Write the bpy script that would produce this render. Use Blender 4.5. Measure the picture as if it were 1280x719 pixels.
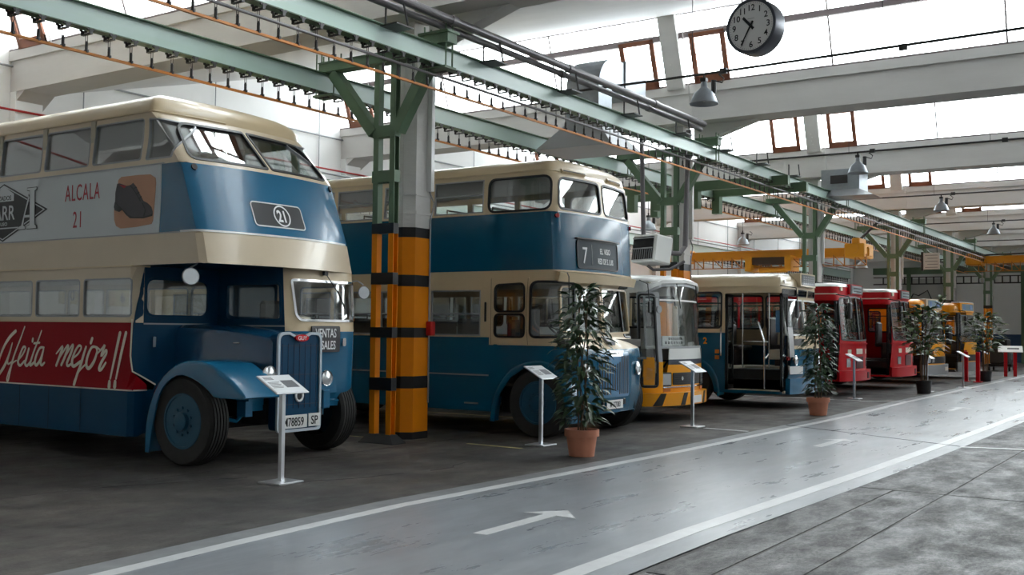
import bpy, bmesh, math, random
from mathutils import Vector, Matrix, Euler
from mathutils.geometry import delaunay_2d_cdt
from bisect import bisect_right
R = math.radians
random.seed(7)
for o in list(bpy.data.objects): bpy.data.objects.remove(o)
SC = bpy.context.scene
COL = SC.collection

# ------------------------------------------------------------------ camera, sky, exposure
CAM_H = 1.55; FPX = 1326.24; YAW, PITCH, ROLL = R(56.205), R(2.263), R(.631)
def make_camera():
    fw = Vector((math.cos(PITCH)*math.sin(YAW), math.cos(PITCH)*math.cos(YAW), math.sin(PITCH)))
    r = Vector((math.cos(YAW), -math.sin(YAW), 0)); u = r.cross(fw)
    r2 = math.cos(ROLL)*r + math.sin(ROLL)*u; u2 = -math.sin(ROLL)*r + math.cos(ROLL)*u
    m = Matrix((r2, u2, -fw)).transposed().to_4x4(); m.translation = Vector((0, 0, CAM_H))
    cd = bpy.data.cameras.new('camera'); co = bpy.data.objects.new('camera', cd); COL.objects.link(co)
    co.matrix_world = m; cd.sensor_fit = 'HORIZONTAL'; cd.sensor_width = 36; cd.lens = 36*FPX/1280
    cd.clip_start = .05; cd.clip_end = 400
    SC.camera = co
make_camera()
SKY_STRENGTH = 9.0
SC.view_settings.view_transform = 'Standard'; SC.view_settings.look = 'None'
SC.view_settings.exposure = 0.65; SC.view_settings.gamma = 1; SC.view_settings.use_curve_mapping = False
w = bpy.data.worlds.new('overcast_sky'); SC.world = w; w.use_nodes = True
wn = w.node_tree.nodes; wn['Background'].inputs[0].default_value = (.93, .97, 1, 1); wn['Background'].inputs[1].default_value = SKY_STRENGTH

# ------------------------------------------------------------------ tagging
def tag(o, label=None, cat=None, group=None, kind=None):
    if label: o['label'] = label
    if cat: o['category'] = cat
    if group: o['group'] = group
    if kind: o['kind'] = kind
    return o
def thing(name, label, cat, loc=(0, 0, 0), rz=0, group=None, kind=None):
    o = bpy.data.objects.new(name, None); COL.objects.link(o); o.empty_display_size = .2
    o.location = loc; o.rotation_euler = (0, 0, rz)
    return tag(o, label, cat, group, kind)
def copy_tree(o, parent=None):
    c = o.copy(); COL.objects.link(c); c.parent = parent
    for ch in KIDS.get(o.name, []):
        KIDS.setdefault(c.name, []).append(copy_tree(ch, c))
    return c
KIDS = {}

# ------------------------------------------------------------------ materials
def srgb(r, g, b):
    f = lambda c: (c/255/12.92) if c/255 <= .04045 else ((c/255+.055)/1.055)**2.4
    return (f(r), f(g), f(b), 1)
MATS = {}
def mat(name, col, rough=.5, metal=0, coat=0, noise=0, nscale=8, bump=0, bscale=40, spec=.5, dirt=None, rvar=0, stretch=None):
    if name in MATS: return MATS[name]
    m = bpy.data.materials.new(name); m.use_nodes = True; nt = m.node_tree; b = nt.nodes['Principled BSDF']
    c = col if len(col) == 4 else (*col, 1)
    b.inputs['Base Color'].default_value = c; b.inputs['Roughness'].default_value = rough
    b.inputs['Metallic'].default_value = metal; b.inputs['Specular IOR Level'].default_value = spec
    if coat: b.inputs['Coat Weight'].default_value = coat; b.inputs['Coat Roughness'].default_value = .08
    if noise or bump or rvar:
        tc = nt.nodes.new('ShaderNodeTexCoord'); src = tc.outputs['Object']
        if stretch:
            mp = nt.nodes.new('ShaderNodeMapping'); mp.inputs['Scale'].default_value = stretch; nt.links.new(src, mp.inputs[0]); src = mp.outputs[0]
    if noise:
        n = nt.nodes.new('ShaderNodeTexNoise'); n.inputs['Scale'].default_value = nscale; n.inputs['Detail'].default_value = 6; n.inputs['Roughness'].default_value = .65
        nt.links.new(src, n.inputs['Vector'])
        mx = nt.nodes.new('ShaderNodeMix'); mx.data_type = 'RGBA'
        mr = nt.nodes.new('ShaderNodeMapRange'); mr.inputs[1].default_value = .35; mr.inputs[2].default_value = .7
        nt.links.new(n.outputs[0], mr.inputs[0]); nt.links.new(mr.outputs[0], mx.inputs[0])
        d = dirt or tuple(x*.6 for x in c[:3])
        mx.inputs[6].default_value = c; mx.inputs[7].default_value = (*[c[i]*(1-noise)+d[i]*noise for i in range(3)], 1)
        nt.links.new(mx.outputs[2], b.inputs['Base Color'])
        if rvar:
            mr2 = nt.nodes.new('ShaderNodeMapRange'); mr2.inputs[1].default_value = .3; mr2.inputs[2].default_value = .75
            mr2.inputs[3].default_value = rough; mr2.inputs[4].default_value = min(1, rough+rvar)
            nt.links.new(n.outputs[0], mr2.inputs[0]); nt.links.new(mr2.outputs[0], b.inputs['Roughness'])
    if bump:
        n2 = nt.nodes.new('ShaderNodeTexNoise'); n2.inputs['Scale'].default_value = bscale; n2.inputs['Detail'].default_value = 4
        nt.links.new(src, n2.inputs['Vector'])
        bp = nt.nodes.new('ShaderNodeBump'); bp.inputs['Strength'].default_value = bump; bp.inputs['Distance'].default_value = .02
        nt.links.new(n2.outputs[0], bp.inputs['Height']); nt.links.new(bp.outputs[0], b.inputs['Normal'])
    MATS[name] = m; return m
def glass(name, tint=(.9, .93, .93), gloss=.12, rough=.02):
    if name in MATS: return MATS[name]
    m = bpy.data.materials.new(name); m.use_nodes = True; nt = m.node_tree; nt.nodes.clear()
    out = nt.nodes.new('ShaderNodeOutputMaterial'); mx = nt.nodes.new('ShaderNodeMixShader')
    t = nt.nodes.new('ShaderNodeBsdfTransparent'); t.inputs[0].default_value = (*tint, 1)
    g = nt.nodes.new('ShaderNodeBsdfGlossy'); g.inputs['Roughness'].default_value = rough; g.inputs[0].default_value = (.9, .9, .9, 1)
    lw = nt.nodes.new('ShaderNodeLayerWeight'); lw.inputs[0].default_value = .2
    mr = nt.nodes.new('ShaderNodeMapRange'); mr.inputs[3].default_value = gloss; mr.inputs[4].default_value = .6
    nt.links.new(lw.outputs['Fresnel'], mr.inputs[0]); nt.links.new(mr.outputs[0], mx.inputs[0])
    nt.links.new(t.outputs[0], mx.inputs[1]); nt.links.new(g.outputs[0], mx.inputs[2]); nt.links.new(mx.outputs[0], out.inputs[0])
    MATS[name] = m; return m

# ------------------------------------------------------------------ mesh builder
class MB:
    def __init__(s): s.bm = bmesh.new(); s.mi = 0
    def _f(s, vs):
        try:
            f = s.bm.faces.new(vs); f.material_index = s.mi; return f
        except ValueError: return None
    def box(s, x0, x1, y0, y1, z0, z1, M=None, bev=0):
        x0, x1 = min(x0, x1), max(x0, x1); y0, y1 = min(y0, y1), max(y0, y1); z0, z1 = min(z0, z1), max(z0, z1)
        if bev:
            pts = []; b = min(bev, (x1-x0)*.45, (y1-y0)*.45, (z1-z0)*.45)
            prof = [(z0, b), (z0+b, 0), (z1-b, 0), (z1, b)]; rings = []
            for z, i in prof:
                a, c, d, e = x0+i, x1-i, y0+i, y1-i; q = b-i+.0001 if i < b else .0001
                ring = [(a+q, d), (c-q, d), (c, d+q), (c, e-q), (c-q, e), (a+q, e), (a, e-q), (a, d+q)]
                rings.append([s.v((p[0], p[1], z), M) for p in ring])
            for r0, r1 in zip(rings, rings[1:]):
                for k in range(8): s._f([r0[k], r0[(k+1) % 8], r1[(k+1) % 8], r1[k]])
            s._f(rings[0][::-1]); s._f(rings[-1]); return s
        v = [s.v(p, M) for p in ((x0, y0, z0), (x1, y0, z0), (x1, y1, z0), (x0, y1, z0), (x0, y0, z1), (x1, y0, z1), (x1, y1, z1), (x0, y1, z1))]
        for f in ((0, 3, 2, 1), (4, 5, 6, 7), (0, 1, 5, 4), (1, 2, 6, 5), (2, 3, 7, 6), (3, 0, 4, 7)): s._f([v[i] for i in f])
        return s
    def v(s, p, M=None):
        p = Vector(p)
        return s.bm.verts.new(M @ p if M else p)
    def cyl(s, p0, p1, r, seg=12, r1=None, cap=True):
        p0, p1 = Vector(p0), Vector(p1); d = (p1-p0).normalized(); r1 = r if r1 is None else r1
        a = d.orthogonal().normalized(); b = d.cross(a)
        A, B = [], []
        for k in range(seg):
            t = 2*math.pi*k/seg; o = a*math.cos(t)+b*math.sin(t)
            A.append(s.bm.verts.new(p0+o*r)); B.append(s.bm.verts.new(p1+o*r1))
        for k in range(seg): s._f([A[k], A[(k+1) % seg], B[(k+1) % seg], B[k]])
        if cap: s._f(A[::-1]); s._f(B)
        return s
    def tube(s, pts, r, seg=8, closed=False):
        pts = [Vector(p) for p in pts]; n = len(pts); rings = []; up = None
        for i, p in enumerate(pts):
            if closed: d = pts[(i+1) % n]-pts[i-1]
            else: d = pts[min(i+1, n-1)]-pts[max(i-1, 0)]
            d.normalize()
            up = d.orthogonal().normalized() if up is None else (up-d*up.dot(d)).normalized()
            b = d.cross(up); rr = r[i] if isinstance(r, (list, tuple)) else r
            rings.append([s.bm.verts.new(p+(up*math.cos(t)+b*math.sin(t))*rr) for t in [2*math.pi*k/seg for k in range(seg)]])
        for i in range(n if closed else n-1):
            A, B = rings[i], rings[(i+1) % n]
            for k in range(seg): s._f([A[k], A[(k+1) % seg], B[(k+1) % seg], B[k]])
        if not closed: s._f(rings[0][::-1]); s._f(rings[-1])
        return s
    def lathe(s, prof, M=None, seg=32, close=False):
        rings = []
        for r, h in prof:
            rings.append([s.v((r*math.cos(t), r*math.sin(t), h), M) for t in [2*math.pi*k/seg for k in range(seg)]])
        prs = list(zip(rings, rings[1:])) + ([(rings[-1], rings[0])] if close else [])
        for A, B in prs:
            for k in range(seg): s._f([A[k], A[(k+1) % seg], B[(k+1) % seg], B[k]])
        if not close:
            if prof[0][0] > 1e-6: s._f(rings[0][::-1])
            if prof[-1][0] > 1e-6: s._f(rings[-1])
        return s
    def prism(s, poly, d, M=None):
        "poly list of 3-D points, extruded by vector d"
        d = Vector(d); A = [s.v(p, M) for p in poly]; B = [s.v(Vector(p)+d, M) for p in poly]; n = len(poly)
        s._f(A[::-1]); s._f(B)
        for k in range(n): s._f([A[k], A[(k+1) % n], B[(k+1) % n], B[k]])
        return s
    def build(s, name, m, parent=None, smooth=False, ang=35, doubles=0):
        bm = s.bm
        if doubles: bmesh.ops.remove_doubles(bm, verts=bm.verts, dist=doubles)
        bmesh.ops.recalc_face_normals(bm, faces=bm.faces)
        if smooth:
            for f in bm.faces: f.smooth = True
            for e in bm.edges:
                e.smooth = not (len(e.link_faces) == 2 and e.calc_face_angle(0) > R(ang))
        me = bpy.data.meshes.new(name); bm.to_mesh(me); bm.free()
        for x in (m if isinstance(m, (list, tuple)) else [m]): me.materials.append(x)
        o = bpy.data.objects.new(name, me); COL.objects.link(o)
        if parent is not None:
            o.parent = parent; KIDS.setdefault(parent.name, []).append(o)
        return o
def rotM(loc, rx=0, ry=0, rz=0): return Matrix.Translation(loc) @ Euler((rx, ry, rz)).to_matrix().to_4x4()

# ------------------------------------------------------------------ 2-D helpers
def rr(x0, x1, y0, y1, r=.05, n=5): return rq([(x0, y0), (x1, y0), (x1, y1), (x0, y1)], r, n)
def rq(p, r=.05, n=5):
    "polygon with rounded corners; r number or per-corner list"
    out = []; N = len(p)
    for i in range(N):
        a, b, c = Vector(p[i-1]), Vector(p[i]), Vector(p[(i+1) % N]); q = r[i] if isinstance(r, (list, tuple)) else r
        if q <= 0: out.append(tuple(b)); continue
        u = (a-b); v = (c-b); q = min(q, u.length*.49, v.length*.49); u.normalize(); v.normalize()
        s0, s1 = b+u*q, b+v*q
        for k in range(n+1):
            t = k/n; out.append(tuple((1-t)**2*s0+2*t*(1-t)*b+t*t*s1))
    return out
def grow(p, d):
    N = len(p); A = sum(p[i-1][0]*p[i][1]-p[i][0]*p[i-1][1] for i in range(N)); sg = 1 if A > 0 else -1; out = []
    for i in range(N):
        a, b, c = Vector(p[i-1]), Vector(p[i]), Vector(p[(i+1) % N]); e = (b-a); f = (c-b)
        if e.length < 1e-7: e = f
        if f.length < 1e-7: f = e
        e.normalize(); f.normalize(); n1 = Vector((e.y, -e.x))*sg; n2 = Vector((f.y, -f.x))*sg; n = n1+n2
        n = n*(1/max(.35, n.length_squared/2))
        out.append(tuple(b+n*d))
    return out
def pip(x, y, P):
    c = False; j = len(P)-1
    for i in range(len(P)):
        xi, yi = P[i]; xj, yj = P[j]
        if (yi > y) != (yj > y) and x < (xj-xi)*(y-yi)/(yj-yi)+xi: c = not c
        j = i
    return c
def densify(P, res):
    out = []
    for i in range(len(P)):
        a, b = Vector(P[i]), Vector(P[(i+1) % len(P)]); n = max(1, int(math.ceil((b-a).length/res)))
        for k in range(n): out.append(tuple(a.lerp(b, k/n)))
    return out
def cdt(poly, holes=(), pts=()):
    V = []; E = []
    for P in [poly]+list(holes):
        b = len(V); V += [Vector(p) for p in P]; E += [(b+i, b+(i+1) % len(P)) for i in range(len(P))]
    V += [Vector(p) for p in pts]
    v, e, f, *_ = delaunay_2d_cdt(V, E, [], 0, 1e-6)
    out = []
    for t in f:
        cx = sum(v[i].x for i in t)/len(t); cy = sum(v[i].y for i in t)/len(t)
        if pip(cx, cy, poly) and not any(pip(cx, cy, h) for h in holes): out.append(t)
    return v, out
def lerp_tab(tab, z):
    if z <= tab[0][0]: return tab[0][1]
    for (a, va), (b, vb) in zip(tab, tab[1:]):
        if z <= b: return va+(vb-va)*(z-a)/(b-a)
    return tab[-1][1]
def circ(cx, cy, r, n=24, ry=None): return [(cx+r*math.cos(2*math.pi*k/n), cy+(ry or r)*math.sin(2*math.pi*k/n)) for k in range(n)]

# ------------------------------------------------------------------ vehicle skin: (s, z) -> point. s runs left to right seen from outside, 0 = middle of the front
class Skin:
    def __init__(S, W, L, D=.45, n=4, rake=((0, 0),), inset=((0, 0),), lw=1.2, backr=.25, bow=None, rc=.1):
        if bow is not None: D = bow+rc
        S.W, S.L, S.D, S.n = W, L, D, n; S.rake, S.inset, S.lw = list(rake), list(inset), lw
        N = 60; P = []
        if bow is None:
            for k in range(N+1):
                t = math.pi/2*k/N; P.append((W/2*math.sin(t)**(2/n), D-D*math.cos(t)**(2/n)))
        else:       # gently bowed front, tight corner
            xm = W/2-rc
            for k in range(41): P.append((xm*k/40, bow*(k/40)**2))
            for k in range(1, 21):
                t = k/20; p1 = Vector((xm+rc*.75, bow+rc*.75*2*bow/xm)); q = (1-t)**2*Vector((xm, bow))+2*t*(1-t)*p1+t*t*Vector((W/2, D)); P.append((min(q.x, W/2), q.y))
        S.P = P+[(W/2, L-backr), (W/2-backr*.3, L-backr*.3), (W/2-backr, L), (0, L)]
        S.A = [0]
        for a, b in zip(S.P, S.P[1:]): S.A.append(S.A[-1]+math.hypot(b[0]-a[0], b[1]-a[1]))
        S.sD = S.A[N]; S.sL = S.A[N+1]; S.tot = S.A[-1]
    def plan(S, s):
        q = min(abs(s), S.tot-1e-9); i = min(bisect_right(S.A, q)-1, len(S.P)-2)
        d = S.A[i+1]-S.A[i]; t = (q-S.A[i])/d if d > 0 else 0
        x = S.P[i][0]+(S.P[i+1][0]-S.P[i][0])*t; y = S.P[i][1]+(S.P[i+1][1]-S.P[i][1])*t
        return (x if s >= 0 else -x), y
    def sy(S, y, side=-1):
        "s for a distance y behind the front on a side (-1 near, +1 far)"
        if y >= S.D: return side*(S.sD+y-S.D)
        for i in range(60, 0, -1):
            if S.P[i-1][1] <= y: 
                a, b = S.P[i-1], S.P[i]; t = (y-a[1])/max(1e-9, b[1]-a[1]); return side*(S.A[i-1]+t*(S.A[i]-S.A[i-1]))
        return 0
    def sx(S, x):
        "s for a sideways offset x on the front"
        a = min(abs(x), S.W/2-1e-6)
        for i in range(1, 61):
            if S.P[i][0] >= a:
                p, q = S.P[i-1], S.P[i]; t = (a-p[0])/max(1e-9, q[0]-p[0]); v = S.A[i-1]+t*(S.A[i]-S.A[i-1]); return v if x >= 0 else -v
    def q(S, y, z, side=-1):
        "(s,z) of the side point that really lies y behind the origin at height z"
        r = lerp_tab(S.rake, z)
        if y < S.lw: y = (y-r)/(1-r/S.lw)
        return (S.sy(max(y, .005), side), z)
    def pt(S, s, z, off=0):
        x, y = S.plan(s); wt = max(0, 1-y/S.lw); y2 = y+lerp_tab(S.rake, z)*wt; i = lerp_tab(S.inset, z); x2 = x*(1-2*i/S.W)
        p = Vector((x2, y2, z))
        if off:
            e = .01; x3, y3 = S.plan(s+e); x4, y4 = S.plan(s-e); t = Vector((x3-x4, y3-y4, 0))
            if t.length < 1e-8: t = Vector((1, 0, 0))
            t.normalize(); n = Vector((t.y, -t.x, 0))
            # vertical slope
            dz = .02; r = (lerp_tab(S.rake, z+dz)-lerp_tab(S.rake, z-dz))*max(0, 1-S.plan(s)[1]/S.lw); di = lerp_tab(S.inset, z+dz)-lerp_tab(S.inset, z-dz)
            v = Vector((-di*(1 if x > 0 else -1), r, 2*dz)).normalized(); n = t.cross(v).normalized()
            if n.dot(Vector((x*.3, y-S.L/2, 0))) < 0: n = -n
            if y > S.D+.2 and n.x*x < 0: n = -n
            p = p+n*off
        return p
    def panel(S, name, poly, m, parent, holes=(), off=0, th=.02, res=.09, zres=.25, smooth=True, zb=()):
        "solid sheet that follows the skin over polygon poly"
        poly = list(poly); s0 = min(p[0] for p in poly); s1 = max(p[0] for p in poly); z0 = min(p[1] for p in poly); z1 = max(p[1] for p in poly)
        cs = S.sD+.05; lws = S.sD+S.lw-S.D
        curved = s0 < cs and s1 > -cs
        rs = res if curved else .4
        poly = densify(poly, rs); holes = [densify(h, rs) for h in holes]
        pts = []
        zs = [z0+(z1-z0)*k/max(1, int((z1-z0)/zres)) for k in range(1, max(1, int((z1-z0)/zres)))]
        zs += [z for tab in (S.rake, S.inset) for z, _ in tab if z0+.03 < z < z1-.03]; zs = sorted(set(round(z, 3) for z in zs))
        n = max(1, int((s1-s0)/res))
        for k in range(1, n):
            s = s0+(s1-s0)*k/n
            if abs(s) > cs and (k % 4): continue
            for z in zs+[z0+.01, z1-.01]:
                if pip(s, z, poly) and not any(pip(s, z, h) for h in holes): pts.append((s, z))
        V, F = cdt(poly, holes, pts)
        mb = MB(); bm = mb.bm
        A = [bm.verts.new(S.pt(v.x, v.y, off)) for v in V]; B = [bm.verts.new(S.pt(v.x, v.y, off-th)) for v in V]
        ed = {}
        for f in F:
            try: bm.faces.new([A[i] for i in f]); bm.faces.new([B[i] for i in f][::-1])
            except ValueError: continue
            for i in range(len(f)):
                a, b = f[i], f[(i+1) % len(f)]; ed[(a, b)] = 1
        for (a, b) in list(ed):
            if (b, a) not in ed:
                try: bm.faces.new([A[b], A[a], B[a], B[b]])
                except ValueError: pass
        for v in [v for v in bm.verts if not v.link_faces]: bm.verts.remove(v)
        return mb.build(name, m, parent, smooth=smooth, ang=30)
    def window(S, name, poly, gm, fm, parent, fw=.025, foff=.006, depth=.012, bars=(), barm=None, th=.03, gname=None):
        "glass pane with a rubber or metal frame as its child"
        g = S.panel(name, poly, gm, parent, off=-depth, th=.006)
        S.panel('window_frame', grow(poly, fw*.5), fm, g, holes=[grow(poly, -fw*.5)], off=foff, th=th)
        for b in bars: S.panel('window_bar', b, barm or fm, g, off=-.002, th=.02)
        return g
    def decal(S, verts, faces, name, m, parent, s0, z0, off=.003):
        "flat mesh (x,y) laid on the skin with its origin at s0,z0"
        mb = MB(); bm = mb.bm; V = [bm.verts.new(S.pt(s0+v[0], z0+v[1], off)) for v in verts]; B = [bm.verts.new(S.pt(s0+v[0], z0+v[1], off-.002)) for v in verts]; ed = set()
        for f in faces:
            try: bm.faces.new([V[i] for i in f]); bm.faces.new([B[i] for i in f][::-1])
            except ValueError: continue
            for i in range(len(f)): ed.add((f[i], f[(i+1) % len(f)]))
        for a, b in ed:
            if (b, a) not in ed:
                try: bm.faces.new([V[b], V[a], B[a], B[b]])
                except ValueError: pass
        return mb.build(name, m, parent)
    def text(S, txt, s0, z0, h, m, parent, name='lettering', off=.003, wscale=1, shear=0, bold=0, align='LEFT', sp=1):
        v, f = text_mesh(txt, h, wscale, shear, bold, align, sp)
        v, f = subdiv_flat(v, f)
        return S.decal(v, f, name, m, parent, s0, z0, off)
    def roof(S, name, zg, H, m, parent, kf=1.0, n=3, rings=9, over=0, kr=.3, th=.03):
        N = 150; sv = []
        for k in range(N): sv.append(-S.tot+2*S.tot*(k+.5)/N)
        # more samples round the front
        sv = [s for s in sv if abs(s) > S.sD+.3]+[-S.sD-.3+2*(S.sD+.3)*k/44 for k in range(45)]
        sv = sorted(set(sv)); mb = MB(); bm = mb.bm; Rg = []
        ym = S.L/2
        for j in range(rings+1):
            t = math.pi/2*j/rings; a = 1-math.cos(t)**(2/n); hgt = H*math.sin(t)**(2/n); ring = []
            for s in sv:
                p = S.pt(s, zg); yf = S.pt(0, zg).y+S.W/2*kf; yb = S.L-S.W/2*kr
                tx, ty = 0, min(max(p.y, yf), yb)
                x = p.x+(tx-p.x)*a+(over*(1 if p.x > 0 else -1) if j == 0 and abs(p.x) > .1 else 0); y = p.y+(ty-p.y)*a
                ring.append(bm.verts.new((x, y, zg+hgt)))
            Rg.append(ring)
        for A, B in zip(Rg, Rg[1:]):
            for k in range(len(sv)):
                k2 = (k+1) % len(sv); mb._f([A[k], A[k2], B[k2], B[k]])
        return mb.build(name, m, parent, smooth=True, ang=50, doubles=.0005)

def text_mesh(txt, h, wscale=1, shear=0, bold=0, align='LEFT', sp=1):
    c = bpy.data.curves.new('lettering', 'FONT'); c.body = txt; c.size = h/.72; c.shear = shear; c.offset = bold*h; c.align_x = align; c.space_character = sp
    c.resolution_u = 3
    o = bpy.data.objects.new('lettering', c); COL.objects.link(o); dg = bpy.context.evaluated_depsgraph_get(); me = bpy.data.meshes.new_from_object(o.evaluated_get(dg))
    v = [(q.co.x*wscale, q.co.y) for q in me.vertices]; f = [tuple(p.vertices) for p in me.polygons]
    bpy.data.objects.remove(o); bpy.data.curves.remove(c); bpy.data.meshes.remove(me)
    return v, f
def subdiv_flat(v, f): return v, f
def stroke(pts, w, n=10, smooth=True):
    "brush stroke: polyline -> flat ribbon (verts, faces); w width or list"
    P = [Vector(p) for p in pts]
    if smooth and len(P) > 2:
        Q = []
        for i in range(len(P)-1):
            p0, p1, p2, p3 = P[max(i-1, 0)], P[i], P[i+1], P[min(i+2, len(P)-1)]
            for k in range(4):
                t = k/4; Q.append(.5*((2*p1)+(-p0+p2)*t+(2*p0-5*p1+4*p2-p3)*t*t+(-p0+3*p1-3*p2+p3)*t**3))
        Q.append(P[-1]); P = Q
    L = []; Rr = []
    for i, p in enumerate(P):
        d = P[min(i+1, len(P)-1)]-P[max(i-1, 0)]
        if d.length < 1e-9: d = Vector((1, 0))
        d.normalize(); nn = Vector((-d.y, d.x)); t = i/(len(P)-1)
        ww = w if not isinstance(w, (list, tuple)) else w[min(int(t*(len(w)-1)), len(w)-2)]*(1-(t*(len(w)-1)) % 1 if t < 1 else 0)+w[min(int(t*(len(w)-1))+1, len(w)-1)]*((t*(len(w)-1)) % 1 if t < 1 else 1)
        L.append(p+nn*ww/2); Rr.append(p-nn*ww/2)
    v = [tuple(x) for x in L]+[tuple(x) for x in Rr]; N = len(P)
    f = [(i, i+1, N+i+1, N+i) for i in range(N-1)]
    # round ends
    for c in (0, N-1):
        b = len(v); ctr = P[c]; r = (L[c]-Rr[c]).length/2*.98
        v += [tuple(ctr+Vector((math.cos(a), math.sin(a)))*r) for a in [2*math.pi*k/8 for k in range(8)]]; f.append(tuple(range(b, b+8)))
    return v, f
def merge_flat(lst):
    V = []; F = []
    for v, f in lst: b = len(V); V += v; F += [tuple(i+b for i in q) for q in f]
    return V, F
def union_flat(ribs):
    "union of stroke ribbons as one clean triangulation"
    V = []; E = []; polys = []
    for v, f in ribs:
        for q in f:
            P = [v[i] for i in q]; polys.append((min(p[0] for p in P), max(p[0] for p in P), min(p[1] for p in P), max(p[1] for p in P), P))
            b = len(V); V += [Vector(p) for p in P]; E += [(b+i, b+(i+1) % len(P)) for i in range(len(P))]
    vv, e, ff, *_ = delaunay_2d_cdt(V, E, [], 0, 1e-5); out = []
    for t in ff:
        cx = sum(vv[i].x for i in t)/3; cy = sum(vv[i].y for i in t)/3
        for a, b, c, d, P in polys:
            if a <= cx <= b and c <= cy <= d and pip(cx, cy, P): out.append(tuple(t)); break
    return [tuple(p) for p in vv], out
def flat_text(txt, M, h, m, parent, name='lettering', wscale=1, shear=0, bold=0, align='LEFT', sp=1, th=.002):
    "text standing in the local xy plane of matrix M"
    v, f = text_mesh(txt, h, wscale, shear, bold, align, sp); mb = MB(); V = [mb.v((a, b, th), M) for a, b in v]
    for q in f: mb._f([V[i] for i in q])
    r = bmesh.ops.extrude_face_region(mb.bm, geom=mb.bm.faces[:]); n = (M.to_3x3() @ Vector((0, 0, 1)))
    for g in r['geom']:
        if isinstance(g, bmesh.types.BMVert): g.co -= n*th*.8
    return mb.build(name, m, parent)

# ------------------------------------------------------------------ palette
M_cream = mat('cream_paint', srgb(208, 186, 150), .32, coat=.3, noise=.12, nscale=3)
M_cream2 = mat('pale_cream_paint', srgb(206, 188, 160), .3, coat=.3, noise=.12, nscale=3)
M_blue = mat('blue_bus_paint', srgb(26, 98, 134), .26, spec=.35, coat=.25, noise=.15, nscale=2)
M_blue2 = mat('petrol_blue_bus_paint', srgb(0, 82, 112), .22, spec=.3, coat=.3, noise=.15, nscale=2)
M_blueD = mat('navy_panel_paint', srgb(0, 60, 92), .4, spec=.2, noise=.2, nscale=5)
M_white = mat('white_paint', srgb(225, 225, 222), .3, coat=.3)
M_adgrey = mat('advert_white_panel', srgb(196, 202, 204), .35, coat=.2, noise=.1, nscale=2)
M_red = mat('red_bus_paint', srgb(196, 0, 20), .3, spec=.25, coat=.12, noise=.1, nscale=3)
M_adred = mat('advert_red_panel', srgb(150, 0, 18), .5, spec=.15, noise=.2, nscale=2)
M_yellow = mat('yellow_bus_paint', srgb(242, 160, 0), .3, spec=.3, coat=.2)
M_yelpost = mat('yellow_post_paint', srgb(234, 136, 0), .5, spec=.25, noise=.15, nscale=6)
M_black = mat('black_paint', srgb(22, 22, 24), .45)
M_rub = mat('black_rubber', srgb(20, 20, 22), .6)
M_tyre = mat('tyre_rubber', srgb(30, 30, 30), .75, noise=.3, nscale=9, dirt=(.05, .045, .04))
M_dark = mat('dark_underbody', srgb(22, 22, 24), .8)
M_int = mat('dark_bus_interior', srgb(70, 66, 62), .7)
M_intc = mat('cream_bus_interior', srgb(176, 168, 150), .6)
M_seat = mat('dark_seat_vinyl', srgb(46, 36, 36), .5)
M_chr = mat('chrome', (.78, .78, .8, 1), .12, metal=1)
M_alu = mat('brushed_aluminium', (.62, .63, .65, 1), .35, metal=1)
M_steelgrey = mat('grey_metal_paint', srgb(150, 152, 154), .4, metal=.3)
M_ltxt = mat('pale_lettering', srgb(226, 218, 200), .5)
M_redtxt = mat('dark_red_lettering', srgb(165, 20, 40), .5)
M_blk2 = mat('black_lettering', srgb(18, 18, 20), .5)
M_wht2 = mat('white_lettering', srgb(232, 232, 232), .5)
G_bus = glass('bus_window_glass', (.95, .97, .97), .06)
G_clear = glass('clear_windscreen_glass', (.96, .98, .98), .05)
G_sky = glass('roof_light_glass', (.96, .98, .98), .03, .3)
M_lens = mat('headlamp_lens', srgb(225, 228, 230), .08, metal=.6)
M_red_l = mat('red_lens', srgb(150, 20, 25), .2)
M_green = mat('green_steel_paint', srgb(92, 118, 90), .5, noise=.25, nscale=4)
M_greenL = mat('pale_green_steel_paint', srgb(186, 208, 196), .35, noise=.3, nscale=1.5, dirt=srgb(200, 216, 224)[:3], stretch=(.6, 4, 4))
M_orange = mat('orange_rail_paint', srgb(204, 124, 42), .55, noise=.3, nscale=6)
M_pipe = mat('grey_pipe_paint', srgb(110, 106, 108), .45, metal=.2)
M_dgrey = mat('dark_grey_metal', srgb(64, 62, 62), .5, metal=.3)
M_galv = mat('galvanised_sheet', (.36, .39, .42, 1), .5, metal=.7, noise=.3, nscale=9)
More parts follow.
